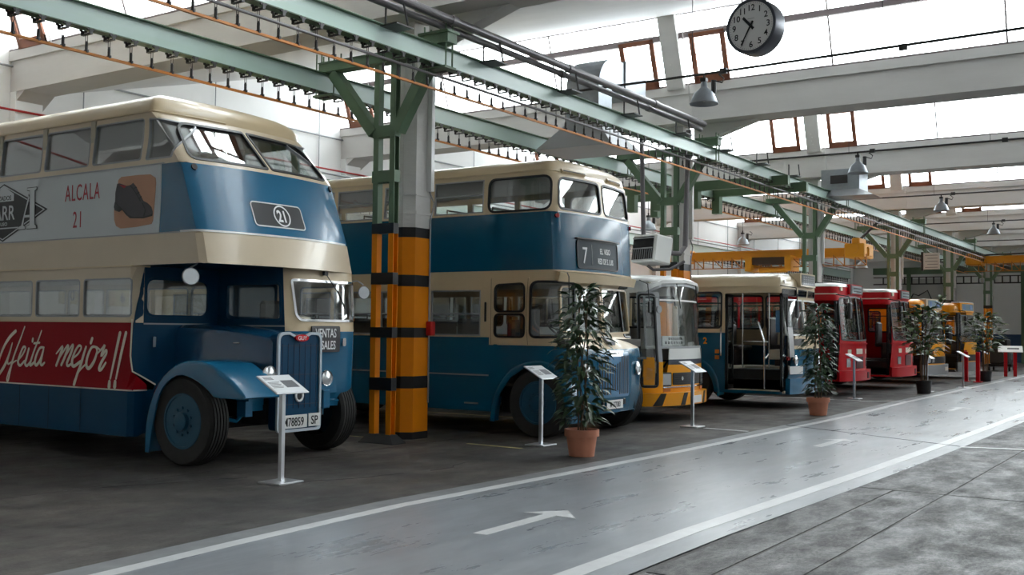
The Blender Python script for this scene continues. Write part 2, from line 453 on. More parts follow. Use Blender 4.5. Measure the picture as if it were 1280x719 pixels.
# ================================================================== THE HALL
YL, YR = 18.75, -13.0          # left wall (behind the buses), right wall (outside the picture)
XN, XF = -12.0, 65.2           # near and far walls
def floor_material():
    m = bpy.data.materials.new('old_concrete_floor'); m.use_nodes = True; nt = m.node_tree; b = nt.nodes['Principled BSDF']; N = nt.nodes.new; L = nt.links.new
    tc = N('ShaderNodeTexCoord')
    def noise(sc, det, stretch=None, rough=.6):
        n = N('ShaderNodeTexNoise'); n.inputs['Scale'].default_value = sc; n.inputs['Detail'].default_value = det; n.inputs['Roughness'].default_value = rough
        if stretch:
            mp = N('ShaderNodeMapping'); mp.inputs['Scale'].default_value = stretch; L(tc.outputs['Object'], mp.inputs[0]); L(mp.outputs[0], n.inputs['Vector'])
        else: L(tc.outputs['Object'], n.inputs['Vector'])
        return n.outputs[0]
    def ramp(src, a, b_, c0, c1):
        r = N('ShaderNodeValToRGB'); r.color_ramp.elements[0].position = a; r.color_ramp.elements[1].position = b_
        r.color_ramp.elements[0].color = c0; r.color_ramp.elements[1].color = c1; L(src, r.inputs[0]); return r.outputs[0]
    big = ramp(noise(.35, 5), .38, .66, (.034, .031, .029, 1), (.105, .092, .081, 1))
    mid = ramp(noise(2.4, 9, (1, 1.6, 1), .72), .35, .7, (.55, .55, .55, 1), (1.35, 1.33, 1.3, 1))
    fine = ramp(noise(38, 4), .3, .7, (.8, .8, .8, 1), (1.2, 1.2, 1.2, 1))
    m1 = N('ShaderNodeMix'); m1.data_type = 'RGBA'; m1.blend_type = 'MULTIPLY'; m1.inputs[0].default_value = 1; L(big, m1.inputs[6]); L(mid, m1.inputs[7])
    m2 = N('ShaderNodeMix'); m2.data_type = 'RGBA'; m2.blend_type = 'MULTIPLY'; m2.inputs[0].default_value = 1; L(m1.outputs[2], m2.inputs[6]); L(fine, m2.inputs[7])
    L(m2.outputs[2], b.inputs['Base Color'])
    rg = ramp(noise(1.3, 8, (1, 1.4, 1)), .3, .7, (.42, .42, .42, 1), (.85, .85, .85, 1)); L(rg, b.inputs['Roughness'])
    bp = N('ShaderNodeBump'); bp.inputs['Strength'].default_value = .35; bp.inputs['Distance'].default_value = .015; L(noise(30, 6), bp.inputs['Height']); L(bp.outputs[0], b.inputs['Normal'])
    b.inputs['Specular IOR Level'].default_value = .4
    return m
M_floor = floor_material()
def worn_material():
    m = bpy.data.materials.new('worn_grey_concrete'); m.use_nodes = True; nt = m.node_tree; b = nt.nodes['Principled BSDF']; N = nt.nodes.new; L = nt.links.new
    tc = N('ShaderNodeTexCoord')
    def noise(sc, det, st=(1, 1, 1), rough=.6, dist=0):
        mp = N('ShaderNodeMapping'); mp.inputs['Scale'].default_value = st; L(tc.outputs['Object'], mp.inputs[0])
        n = N('ShaderNodeTexNoise'); n.inputs['Scale'].default_value = sc; n.inputs['Detail'].default_value = det; n.inputs['Roughness'].default_value = rough; n.inputs['Distortion'].default_value = dist; L(mp.outputs[0], n.inputs['Vector']); return n.outputs[0]
    def ramp(src, a, b_, c0, c1):
        r = N('ShaderNodeValToRGB'); r.color_ramp.elements[0].position = a; r.color_ramp.elements[1].position = b_
        r.color_ramp.elements[0].color = (*c0, 1); r.color_ramp.elements[1].color = (*c1, 1); L(src, r.inputs[0]); return r.outputs[0]
    def mul(a, c):
        m_ = N('ShaderNodeMix'); m_.data_type = 'RGBA'; m_.blend_type = 'MULTIPLY'; m_.inputs[0].default_value = 1; L(a, m_.inputs[6]); L(c, m_.inputs[7]); return m_.outputs[2]
    a = ramp(noise(2.1, 14, (.6, 1.5, 1), .8, .4), .42, .62, (.022, .021, .020), (.118, .113, .109))
    c = ramp(noise(26, 10, (.7, 1.3, 1), .85), .40, .64, (.45, .45, .45), (1.7, 1.67, 1.62))
    d = ramp(noise(70, 3), .3, .7, (.75, .75, .75), (1.25, 1.25, 1.25))
    L(mul(mul(a, c), d), b.inputs['Base Color'])
    L(ramp(noise(2.2, 9, (.8, 1.4, 1), .7), .35, .65, (.42,)*3, (.8,)*3), b.inputs['Roughness'])
    bp = N('ShaderNodeBump'); bp.inputs['Strength'].default_value = .6; bp.inputs['Distance'].default_value = .012; L(noise(22, 8, rough=.75), bp.inputs['Height']); L(bp.outputs[0], b.inputs['Normal'])
    return m
M_floorR = worn_material()
def lane_material():
    m = bpy.data.materials.new('grey_lane_coating'); m.use_nodes = True; nt = m.node_tree; b = nt.nodes['Principled BSDF']; N = nt.nodes.new; L = nt.links.new
    tc = N('ShaderNodeTexCoord')
    def noise(sc, det, st, rough):
        mp = N('ShaderNodeMapping'); mp.inputs['Scale'].default_value = st; L(tc.outputs['Object'], mp.inputs[0])
        n = N('ShaderNodeTexNoise'); n.inputs['Scale'].default_value = sc; n.inputs['Detail'].default_value = det; n.inputs['Roughness'].default_value = rough; L(mp.outputs[0], n.inputs['Vector']); return n.outputs[0]
    def ramp(src, a, b_, c0, c1):
        r = N('ShaderNodeValToRGB'); r.color_ramp.elements[0].position = a; r.color_ramp.elements[1].position = b_
        r.color_ramp.elements[0].color = (*c0, 1); r.color_ramp.elements[1].color = (*c1, 1); L(src, r.inputs[0]); return r.outputs[0]
    def mul(a, c):
        m_ = N('ShaderNodeMix'); m_.data_type = 'RGBA'; m_.blend_type = 'MULTIPLY'; m_.inputs[0].default_value = 1; L(a, m_.inputs[6]); L(c, m_.inputs[7]); return m_.outputs[2]
    a = ramp(noise(.55, 6, (1, 1.4, 1), .6), .3, .7, (.20, .205, .215), (.262, .282, .305))
    c = ramp(noise(1.6, 10, (.5, 3.0, 1), .75), .32, .68, (.88, .88, .88), (1.10, 1.10, 1.10))
    d = ramp(noise(9, 6, (.5, 2.0, 1), .7), .2, .5, (.92, .92, .92), (1, 1, 1))
    L(mul(mul(a, c), d), b.inputs['Base Color'])
    L(ramp(noise(1.2, 9, (.5, 2.4, 1), .7), .3, .7, (.22,)*3, (.42,)*3), b.inputs['Roughness']); b.inputs['Specular IOR Level'].default_value = .5
    return m
M_lane = lane_material()
M_edge = mat('grey_lane_border', (.2, .205, .21), .4, noise=.4, nscale=3, rvar=.2)
M_line = mat('white_road_paint', (.62, .62, .62), .35, noise=.35, nscale=7, dirt=(.38, .38, .38))
M_yline = mat('faded_yellow_paint', (.42, .36, .14), .6, noise=.6, nscale=9, dirt=(.12, .11, .08))
M_wall = mat('white_wall_paint', (.90, .895, .88), .7, noise=.12, nscale=.7)
M_beam = mat('painted_concrete', (.64, .62, .595), .75, noise=.3, nscale=1.6, dirt=(.47, .45, .43), bump=.15, bscale=12, stretch=(1, .35, 2))
M_slope = mat('white_roof_slab', (.86, .86, .86), .75, noise=.15, nscale=1.2)
M_bluewall = mat('blue_wall_paint', (.015, .07, .17), .5)
M_wood = mat('brown_window_wood', srgb(140, 84, 58), .6, noise=.5, nscale=4, stretch=(3, .6, 3))
M_mull = mat('grey_mullion_paint', srgb(120, 108, 108), .6)
M_blackjoint = mat('dark_joint', (.02, .02, .02), .9)

def struct(name, mb, m, parent=None, smooth=False):
    o = mb.build(name, m, parent, smooth)
    if parent is None: o['kind'] = 'structure'
    return o
mb = MB(); mb.box(XN, XF+.3, YR, YL+.3, -.3, 0); floor = struct('floor', mb, M_floor)
# worn slabs right of the lane, with open joints between them
mb = MB()
xs = [-12, .9, 6.2, 10.88, 15.6, 20.2, 26, 32, 38, 44, 50, 57, 65]
for ix in range(len(xs)-1):
    for y0, y1 in ((2.72, 3.09), (2.24, 2.69), (-1.4, 2.21), (-5.0, -1.43), (-13, -5.03)):
        if y0 == 2.72 and xs[ix] >= 10.8: y0 = 2.235
        if y0 == 2.24 and xs[ix] >= 10.8: continue
        a, b = xs[ix], xs[ix+1]-.025
        mb.box(a, b, y0, y1, .0, .006)
struct('floor', mb, M_floorR)
def strip(pts, wid, z0, z1, mb):
    n = len(pts)
    for i in range(n-1):
        a, b = Vector(pts[i]), Vector(pts[i+1]); d = (b-a).normalized(); nn = Vector((-d.y, d.x))*wid/2
        mb.prism([(a.x-nn.x, a.y-nn.y, z0), (b.x-nn.x, b.y-nn.y, z0), (b.x+nn.x, b.y+nn.y, z0), (a.x+nn.x, a.y+nn.y, z0)], (0, 0, z1-z0))
lx = [(-12, 5.55), (4.1, 5.76), (5.3, 5.86), (7.2, 5.96), (9.74, 5.88), (12.8, 5.80), (19.9, 5.79), (24.9, 5.95), (41.2, 6.15), (64.9, 6.4)]
rx = [(-12, 3.75), (5.88, 3.44), (7.65, 3.44), (12.0, 3.32), (15.45, 3.27), (22.9, 3.24), (41, 3.2), (64.9, 3.2)]
mb = MB()
mb.prism([(x, y+.30, .0) for x, y in lx]+[(x, y-.30, .0) for x, y in rx[::-1]], (0, 0, .006)); struct('floor', mb, M_edge)
mb = MB()
mb.prism([(x, y, .0) for x, y in lx]+[(x, y-.30, .0) for x, y in rx[::-1]], (0, 0, .009)); lane = struct('floor', mb, M_lane)
mb = MB(); strip(lx, .125, .006, .0115, mb); strip(rx, .15, .006, .0115, mb)
for ax, s in ((6.56, 1), (14.3, 1), (22.7, 1), (31, 1), (39.5, 1)):
    ay = 4.66 if ax < 10 else 4.58
    mb.prism([(ax, ay-.06, .008), (ax+1.02, ay-.05, .008), (ax+1.0, ay-.25, .008), (ax+1.30, ay, .008), (ax+1.0, ay+.25, .008), (ax+1.02, ay+.07, .008), (ax, ay+.06, .008)], (0, 0, .004))
tag(struct('trim_1', mb, M_line), 'white lane lines and arrows painted along the grey lane')
mb = MB()
strip([(24.6, 6.9), (25.3, 5.97)], .12, .004, .008, mb); strip([(24.7, 6.9), (24.7, 13)], .12, .004, .008, mb)
strip([(15.9, 6.9), (15.82, 6.15)], .1, .004, .008, mb)
strip([(15.55, 3.0), (15.78, 2.1), (15.9, .2), (16.2, -3)], .09, .006, .0125, mb)
struct('trim_2', mb, M_line)
mb = MB(); strip([(11.62, 7.6), (11.66, 8.5)], .07, .001, .004, mb); strip([(11.4, 9.9), (11.4, 10.6)], .07, .001, .004, mb); strip([(15.6, 9.2), (15.6, 14)], .07, .001, .004, mb)
struct('trim_3', mb, M_yline)
# cracks in the dark floor and the joint across the lane
mb = MB()
random.seed(3)
def crack(p, n, dx, dy, j):
    pts = [p]
    for k in range(n): pts.append((pts[-1][0]+dx+random.uniform(-j, j), pts[-1][1]+dy+random.uniform(-j, j)))
    strip(pts, .012, .0005, .003, mb)
crack((6.3, 8.9), 14, .09, -.035, .04); crack((7.6, 7.65), 16, .07, -.03, .03); crack((3.2, 9), 12, .12, .02, .05); crack((9.2, 7.2), 9, .1, .02, .04)
strip([(15.62, 3.0), (17.3, 6.05)], .03, .0085, .0118, mb)
for y in (9.0, 13.0): strip([(-12, y), (65, y)], .012, .0005, .002, mb)
struct('trim_4', mb, M_blackjoint)

# walls
mb = MB(); mb.box(XN, XF, YL, YL+.3, 0, 9.2)
for k in range(9): mb.box(11.3+8.95*k-.2, 11.3+8.95*k+.35, YL-.18, YL, 0, 5.87)
struct('wall_left', mb, M_wall)
mb = MB(); mb.box(XN, XF, YR-.3, YR, 0, 9.2); struct('wall_right', mb, M_wall)
mb = MB(); mb.box(XF, XF+.3, YR, YL, 1.58, 9.2); mb.box(XF, XF+.3, YR, YL, 0, 1.58)
fwl = struct('wall_far', mb, M_wall)
mb = MB(); mb.box(XF-.02, XF, YR, YL, 0, 1.58); struct('baseboard_far', mb, M_bluewall)
mb = MB(); mb.box(XN-.3, XN, YR, YL, 0, 9.2); struct('wall_near', mb, mat('unseen_wall_darkened', (.10, .085, .07), .6))  # unseen end wall, coloured dark so bus sides catch less white reflection and bounce

# roof: sawtooth bays, beam / slab / leaning roof light
BX = [-6.8+8.95*k for k in range(9)]      # front faces of the beams
ZB, ZT, ZR = 5.87, 6.60, 8.02
mb = MB()
prev = XN
for bx in BX:
    x0 = prev+.65 if prev > XN else XN
    x1 = bx-.46
    mb.prism([(x0, YR, ZB+.06), (x1, YR, ZR-.02), (x1, YR, ZR+.14), (x0, YR, ZB+.24)], (0, YL-YR, 0))
    prev = bx
ceiling = struct('ceiling', mb, M_slope)
for i, bx in enumerate(BX):
    mb = MB()
    mb.prism([(bx, YR, ZB), (bx+.66, YR, ZB), (bx+.66, YR, ZT-.05), (bx, YR, ZT)], (0, YL-YR, 0))
    mb.box(bx-.05, bx+.0, YR, YL, ZT-.16, ZT+.02)
    for yc in (9.35,):     # haunches where the beam meets the column
        for s in (-1, 1):
            mb.prism([(bx+.42, yc+s*.2, ZB+.01), (bx+.42, yc+s*1.6, ZB+.01), (bx+.42, yc+s*.2, ZB-.42)], (.24, 0, 0))
    mb.prism([(bx+.02, YL-.0, ZB+.01), (bx+.02, YL-.45, ZB+.01), (bx+.02, YL, ZB-.28)], (.62, 0, 0))
    mb.build('roof_beam', M_beam, ceiling)
    # roof light leaning back from the top of the beam
    gx = lambda z: bx-.36*(z-ZT)
    wname = 'window_%d' % (i+1)
    mb = MB(); mb.prism([(gx(6.63), YR, 6.63), (gx(6.63)+.012, YR, 6.63), (gx(8.03)+.012, YR, 8.03), (gx(8.03), YR, 8.03)], (0, YL-YR, 0))
    win = struct(wname, mb, G_sky)
    mb = MB()
    mb.box(gx(7.58)-.04, gx(7.58)+.05, YR, YL, 7.52, 7.64)
    mb.box(gx(6.66)-.02, gx(6.66)+.03, YR, YL, 6.60, 6.66); mb.box(gx(8)-.03, gx(8)+.03, YR, YL, 7.97, 8.04)
    y = -12.2
    while y < YL:
        if not 7.9 < y < 10.8: mb.cyl((gx(6.62)-.01, y, 6.62), (gx(8.02)-.01, y, 8.02), .018, 6)
        y += 3.05
    mb.build('window_frame', M_mull, win)
    # brown wooden sashes each side of the column line and by the left wall
    for ya, yb in ((8.16, 8.92), (9.72, 10.52), (17.55, 18.4)):
        mb = MB(); t = .10
        def bar(y0, y1, z0, z1): mb.prism([(gx(z0)-.06, y0, z0), (gx(z0)-.015, y0, z0), (gx(z1)-.015, y0, z1), (gx(z1)-.06, y0, z1)], (0, y1-y0, 0))
        bar(ya, ya+t, 6.62, 7.58); bar(yb-t, yb, 6.62, 7.58); bar(ya, yb, 6.62, 6.62+.15)
        bar(ya, yb, 7.5, 7.58); bar(ya+t, yb-t, 7.18, 7.19)
        mb.build('wooden_sash', M_wood, win)
    mb = MB()      # leaning grey post that carries on above the column, two slim rods beside it
    mb.prism([(gx(6.55)-.14, 9.14, 6.55), (gx(6.55)-.03, 9.14, 6.55), (gx(8.0)-.03, 9.14, 8.0), (gx(8.0)-.14, 9.14, 8.0)], (0, .38, 0))
    for k in range(4): mb.cyl((gx(6.75+k*.09)-.15, 9.33+.03*(k % 2), 6.75+k*.09), (gx(6.75+k*.09)-.17, 9.33+.03*(k % 2), 6.75+k*.09), .014, 6)
    mb.cyl((gx(6.6)-.05, 8.99, 5.9), (gx(8)-.05, 9.03, 8), .012, 6); mb.cyl((gx(6.6)-.05, 17.4, 6.6), (gx(7.6)-.05, 17.5, 7.6), .014, 6)
    mb.build('roof_post', M_beam, win)
    # daylight comes in through the roof light: guide for sampling the sky only
    ld = bpy.data.lights.new('roof_light_portal', 'AREA'); ld.shape = 'RECTANGLE'; ld.size = YL-YR; ld.size_y = 1.5; ld.cycles.is_portal = True
    lo = bpy.data.objects.new('roof_light_portal', ld); COL.objects.link(lo)
    nrm = Vector((-1, 0, -.36)).normalized()       # points into the hall
    zax = -nrm; xax = Vector((0, 1, 0)); yax = zax.cross(xax)
    M = Matrix((xax, yax, zax)).transposed().to_4x4(); M.translation = Vector((gx(7.33)+.15, (YL+YR)/2, 7.38)); lo.matrix_world = M

# wall details on the left wall: pipe and brackets, posters
mb = MB(); mb.cyl((XN, YL-.24, 5.5), (XF, YL-.24, 5.5), .022, 8)
tag(mb.build('fire_pipe', mat('red_pipe_paint', srgb(176, 40, 40), .4)), 'long thin red pipe running along the left white wall', 'pipe')
mb = MB(); mb.cyl((XN, YL-.06, 6.35), (XF, YL-.06, 6.35), .02, 6)
for k in range(18):
    x = 6+k*3.3; mb.cyl((x, YL-.05, 1.0), (x, YL-.05, 8.0), .012, 6)
tag(mb.build('wall_conduit', M_steelgrey), 'thin grey conduits on the left white wall, one level and many upright', 'conduit')
# ================================================================== columns and overhead gear
CX = [11.3+8.95*k for k in range(6)]
ORD = ['first', 'second', 'third', 'fourth', 'fifth', 'sixth']
CLAB = ['white concrete column with yellow and black bands, beside the blue double decker with the boot advert',
        'white concrete column rising behind the small yellow and white bus, grey heater hung beside it',
        'white concrete column rising behind the cream single decker with the open doors',
        'white concrete column rising behind the farther red bus',
        'white concrete column rising between the two yellow buses, near the hanging white sign',
        'white concrete column beyond the last yellow bus, behind the far yellow crane']
PLAB = ['green steel Y-shaped post with yellow and black foot, left of the nearest concrete column',
        'green steel Y-shaped post above the small yellow and white bus, behind the grey heater',
        'green steel Y-shaped post rising behind the cream single decker',
        'green steel Y-shaped post rising behind the farther red bus',
        'green steel Y-shaped post rising between the yellow buses',
        'green steel Y-shaped post beyond the last yellow bus, under the far yellow crane']
BANDS = [(0, .1, 1), (.1, .71, 2), (.71, .88, 1), (.88, 1.42, 2), (1.42, 1.56, 1), (1.56, 2.14, 2), (2.14, 2.30, 1), (2.30, 2.83, 2), (2.83, 2.97, 1)]
for i, cx in enumerate(CX):
    mb = MB()
    x0, x1 = cx+.18, cx+.62
    def ring(z0, z1, m, g=0):
        mb.mi = m; c = .0
        mb.prism([(x0-g, 9.64+g, z0), (x0-g, 9.54-g, z0), (x0+.11, 9.40-g, z0), (x1+g, 9.40-g, z0), (x1+g, 9.64+g, z0)], (0, 0, z1-z0))
    for z0, z1, m in BANDS: ring(z0, z1, m, .003 if m == 1 else 0)
    ring(2.97, 5.62, 0); ring(3.16, 3.20, 0, .012); ring(3.42, 3.44, 0, .012)
    mb.mi = 0; mb.box(x0, x1, 9.38, 9.66, 5.62, 5.86)
    c = mb.build('concrete_column', [M_beam, M_black, M_yelpost]); tag(c, CLAB[i], 'column', 'concrete columns')
    mb = MB(); mb.tube([(x1-.05, 9.38, 5.6), (x1-.05, 9.38, 3.5), (x1+.05, 9.37, 3.35), (x1+.02, 9.38, 3.2), (x1-.02, 9.38, 3.1), (x1-.02, 9.38, .5)], .012, 6)
    mb.build('conduit', M_steelgrey, c)
    mb = MB(); mb.box(x1-.09, x1-.02, 9.32, 9.40, 5.2, 3.5); mb.build('cable_duct', M_white, c)
    if i == 0:
        mb = MB(); mb.box(x1-.07, x1+.03, 9.30, 9.40, 1.95-.3, 1.75-.3, bev=.01); tag(mb.build('alarm_box', mat('red_plastic', srgb(190, 20, 20), .4), c), 'small red box on the column')
    # steel post: two channels with rungs, splayed arms
    px = cx-.30
    p = thing('steel_post', PLAB[i], 'post', (px, 9.45, 0), 0, 'green steel posts')
    for s in (1, -1):
        mb = MB(); ya = .145*s
        for z0, z1, m in BANDS[1:]+[(2.97, 5.16, 0)]:
            mb.mi = {0: 0, 1: 1, 2: 2}[m]
            mb.box(-.05, .05, ya-.045*s, ya-.036*s, z0, z1); mb.box(-.05, -.041, ya-.036*s, ya+.045*s, z0, z1); mb.box(.041, .05, ya-.036*s, ya+.045*s, z0, z1)
        mb.build('channel', [M_green, M_black, M_yelpost], p)
    for z in (4.24, 3.62):
        mb = MB(); mb.box(-.06, .06, -.2, .2, z-.09, z+.07); mb.build('crosspiece', M_green, p)
    for z0, z1, m in ((.71, .88, 1), (1.42, 1.56, 1), (2.14, 2.3, 1), (2.83, 2.97, 1)):
        mb = MB(); mb.box(-.054, .054, -.195, .195, z0, z1); mb.build('black_band', M_black, p)
    mb = MB(); mb.prism([(-.14, -.3, 0), (.14, -.3, 0), (.14, .3, 0), (-.14, .3, 0)], (0, 0, .01))
    v = [mb.v(q) for q in ((-.14, -.3, .01), (.14, -.3, .01), (.14, .3, .01), (-.14, .3, .01), (-.07, -.2, .12), (.07, -.2, .12), (.07, .2, .12), (-.07, .2, .12))]
    for f in ((0, 1, 5, 4), (1, 2, 6, 5), (2, 3, 7, 6), (3, 0, 4, 7), (4, 5, 6, 7), (0, 3, 2, 1)): mb._f([v[k] for k in f])
    mb.build('foot', M_black, p)
    mb = MB(); mb.box(-.08, .08, -.72, 1.22, 5.18, 5.3); mb.box(-.1, .1, -.72, 1.22, 5.3, 5.315); mb.box(-.1, .1, -.72, 1.22, 5.17, 5.18); mb.build('top_arm', M_green, p)
    for s, ye, ze in ((1, .98, 5.15), (-1, -.72, 5.04)):
        mb = MB(); a = Vector((0, .2*s, 4.22)); b = Vector((0, ye, ze)); d = (b-a).normalized(); n = Vector((0, -d.z, d.y))*.075
        mb.prism([a-n+Vector((-.08, 0, 0)), b-n+Vector((-.08, 0, 0)), b+n+Vector((-.08, 0, 0)), a+n+Vector((-.08, 0, 0))], (.16, 0, 0)); mb.build('brace', M_green, p)
    mb = MB(); mb.box(-.07, .13, -1.08, -.62, 5.31, 5.46); mb.box(-.1, .16, -1.1, -.6, 5.44, 5.47); mb.box(-.09, .15, -.66, -.6, 5.2, 5.46)
    for dy in (-1.03, -.67):
        for dx in (-.04, .1): mb.cyl((dx, dy, 4.98), (dx, dy, 5.56), .012, 6)
    mb.box(-.09, .15, -1.06, -.64, 4.97, 5.0)
    mb.build('beam_clamp', M_green, p); mb = MB()
    for dx in (-.04, .1):
        for dy in (.96, 1.2, 1.3): mb.cyl((dx, dy, 4.82), (dx, dy, 5.46), .012, 6)
    mb.box(-.09, .15, .94, 1.32, 4.83, 4.86)
    mb.build('beam_clamp', M_green, p)

def i_beam(name, Y, z0, z1, x0, x1, parent, m=M_greenL):
    mb = MB(); t = .012; fl = .075
    mb.box(x0, x1, Y-t, Y+t, z0, z1); mb.mi = 1; mb.box(x0, x1, Y-fl, Y+fl, z0-.012, z0); mb.box(x0, x1, Y-fl, Y+fl, z1, z1+.012)
    return mb.build(name, [m, M_green], parent)
def hanger_mesh(L):
    mb = MB()
    for s in (-1, 1): mb.cyl((s*.014, 0, 0), (s*.014, 0, -L+.1), .004, 5)
    mb.cyl((0, 0, -L+.02), (0, 0, -L+.11), .017, 8); mb.cyl((0, 0, -L+.11), (0, 0, -L+.13), .017, 8, r1=.008)
    mb.box(-.012, .012, -.03, .03, -L, -L+.03)
    for s in (-1, 1):   # trolley wheels on the flange
        mb.cyl((s*.03, -.08, .025), (s*.03, -.06, .025), .016, 8); mb.cyl((s*.03, .08, .025), (s*.03, .06, .025), .016, 8)
    mb.box(-.02, .02, -.085, -.075, -.02, .03); mb.box(-.02, .02, .075, .085, -.02, .03); mb.box(-.02, .02, -.085, .085, -.03, -.018)
    return mb
def track(label, Y, z0, z1, zr, x0, x1, h0, extra=None):
    t = thing('overhead_track', label, 'overhead track', (x0, Y, z0), 0)
    t0 = Vector((x0, Y, z0))
    b = i_beam('beam', 0, 0, z1-z0, 0, x1-x0, t)
    mb = MB(); mb.box(0, x1-x0, -.016, .016, zr-z0-.014, zr-z0+.014); mb.build('guide_rail', M_orange, t)
    L = z0-.05-zr
    hm = hanger_mesh(L).build('hanger', M_dgrey, t); me = hm.data
    hm.location = (h0-x0, 0, -.045); n = 1; x = h0+.293
    rest = []
    while x < x1-.2:
        if n < 99:
            c = hm.copy(); COL.objects.link(c); c.location = (x-x0, 0, -.045); c.parent = t
        else: rest.append(x)
        n += 1; x += .293
    mb = MB()
    for x in rest:
        X = x-x0; z = -.045
        for s in (-1, 1): mb.box(X+s*.014-.004, X+s*.014+.004, -.004, .004, z-L+.1, z)
        mb.box(X-.017, X+.017, -.017, .017, z-L+.02, z-L+.12); mb.box(X-.03, X+.03, -.085, .085, z-.03, z-.018); mb.box(X-.03, X+.03, -.085, -.06, z-.02, z+.04); mb.box(X-.03, X+.03, .06, .085, z-.02, z+.04)
    if rest: mb.build('hanger', M_dgrey, t)['kind'] = 'stuff'
    return t
tR = track('long pale green overhead beam with orange rail and twin grey pipes, nearest the lane', 8.6, 5.04, 5.28, 4.71, 3.0, 57.0, 6.41)
mb = MB()
for dy, dz in ((.05, -.12), (-.05, -.165)): mb = MB(); mb.cyl((0, dy, dz), (54, dy, dz), .017, 8); mb.build('long_pipe', M_pipe, tR)
tL = track('long green overhead beam with orange rail passing over the cream bus roofs', 10.6, 4.89, 5.15, 4.61, 3.0, 57.0, 6.28)
# end of the left beam is carried on to the wall by a third track along the left wall
tW = thing('overhead_track', 'green overhead beam with short hangers along the left white wall', 'overhead track', (12, 17.9, 5.0), 0)
i_beam('beam', 0, -.3, .1, 0, 50, tW)
mb = MB(); mb.box(0, 50, -.015, .015, -.62, -.59); mb.box(0, 50, -.06, .06, .25, .27); mb.box(0, 50, .5, .8, .08, .12); mb.build('guide_rail', M_steelgrey, tW)
mb = MB()
for k in range(150):
    x = .3+k*.33; mb.box(x-.03, x+.03, -.03, .03, -.42, -.32); mb.box(x-.006, x+.006, -.006, .006, -.6, -.4); mb.box(x-.05, x+.05, -.03, .03, -.5, -.45)
mb.build('hanger', M_dgrey, tW)['kind'] = 'stuff'
# across the far wall
tF = thing('overhead_track', 'green beam with rail of hangers across the far wall', 'overhead track', (63.6, -12, 5.0), 0)
mb = MB(); mb.box(-.1, .1, 0, 29, 0, .34); mb.box(-.16, .16, 0, 29, -.02, 0); mb.box(-.16, .16, 0, 29, .34, .36); mb.build('beam', M_green, tF)
mb = MB(); mb.box(-.03, .03, 0, 29, -.62, -.55); mb.box(-.03, .03, 0, 29, -.22, -.17)
for k in range(72): mb.box(-.03, .03, k*.4, k*.4+.07, -.55, -.2)
mb.build('guide_rail', M_dgrey, tF)
for y in (2.0, 9.0, 15.0):
    mb = MB(); mb.box(-.1, .1, y+12-.1, y+12+.1, -5, 0); mb.build('post', M_green, tF)
mb = MB(); mb.box(-.12, .12, 13.88, 14.12, -5, -2.0); mb.build('yellow_guard', M_yelpost, tF)
# green cross frame hung between the two tracks past the second column
cf = thing('transfer_frame', 'dark green cross frame hung between the two overhead tracks past the second column', 'frame', (23.6, 9.6, 4.95))
for dx in (0, 1.3):
    mb = MB(); mb.box(dx-.07, dx+.07, -1.4, 3.2, -.02, .2); mb.build('cross_beam', M_green, cf)
for dx in (0, 1.3):
    for dy in (.9, 1.9, 2.6):
        mb = MB(); mb.box(dx-.1, dx+.1, dy-.1, dy+.1, -.45, -.02); mb.build('end_plate', M_green, cf)
# thick grey pipe pair above the nearer track
pp = thing('grey_pipe_pair', 'two thick grey pipes side by side above the overhead beam, capped at the far end', 'pipe', (2, 8.45, 5.56))
for dy, dz, r in ((-.07, .05, .055), (.06, -.02, .045)):
    mb = MB(); mb.cyl((0, dy, dz), (17.3+dy, dy, dz), r, 14)
    for k in range(5): mb.cyl((3+k*3, dy, dz), (3.12+k*3, dy, dz), r+.012, 14)
    mb.build('pipe', M_pipe, pp)
for k in range(8):
    x = 9.9+k*2.1-2
    mb = MB(); mb.cyl((x, .1, -.28), (x, .1, 0), .014, 6); mb.cyl((x+.2, -.1, -.28), (x+.1, -.1, 0), .014, 6); mb.box(x-.06, x+.26, -.13, .15, -.29, -.27); mb.build('strut', M_dgrey, pp)

# lamps on conduits across the hall
def make_lamp(label, group):
    t = thing('bell_lamp', label, 'lamp', (0, 0, 0), 0, group)
    mb = MB(); mb.lathe([(.03, .0), (.05, -.02), (.055, -.1), (.09, -.14), (.16, -.2), (.2, -.29), (.225, -.36), (.24, -.37), (.235, -.385), (.215, -.37), (.15, -.2), (.03, -.12)], seg=28); mb.build('lamp_shade', M_galv, t, smooth=True)
    mb = MB(); mb.cyl((0, 0, 0), (0, 0, .12), .02, 8); mb.box(-.05, .05, -.05, .05, -.01, .05); mb.build('bracket', M_dgrey, t)
    mb = MB(); mb.cyl((.1, -.13, -.19), (.1, -.13, .02), .045, 12); mb.tube([(.06, -.16, 0), (.05, -.3, -.05), (.05, -.33, .02), (.02, -.25, .09)], .012, 6); mb.build('ballast', M_dgrey, t)
    mb = MB(); mb.lathe([(0, -.16), (.05, -.18), (.07, -.26), (.04, -.33), (0, -.35)], seg=16); mb.build('bulb', mat('unlit_lamp_glass', srgb(215, 215, 210), .2), t, smooth=True)
    return t
LLAB = ['nearest bell lamp, left of the lower edge of the clock', 'bell lamp on the second cross pipe, above the cream single decker', 'bell lamp on the third cross pipe along the aisle',
        'bell lamp on the fourth cross pipe along the aisle', 'bell lamp farthest along the aisle']
lamp = make_lamp(LLAB[0], 'bell lamps over the aisle side'); lamp.location = (16.25, 7.09, 5.70)
for k in range(1, 5):
    c = copy_tree(lamp); c.location = (16.25+8.95*k, 7.09, 5.70); c['label'] = LLAB[k]
SL = ['bell lamp against the left wall, left of the hanging heater', 'bell lamp against the left wall, above the near yellow crane', 'bell lamp against the left wall, right end of the near yellow crane']
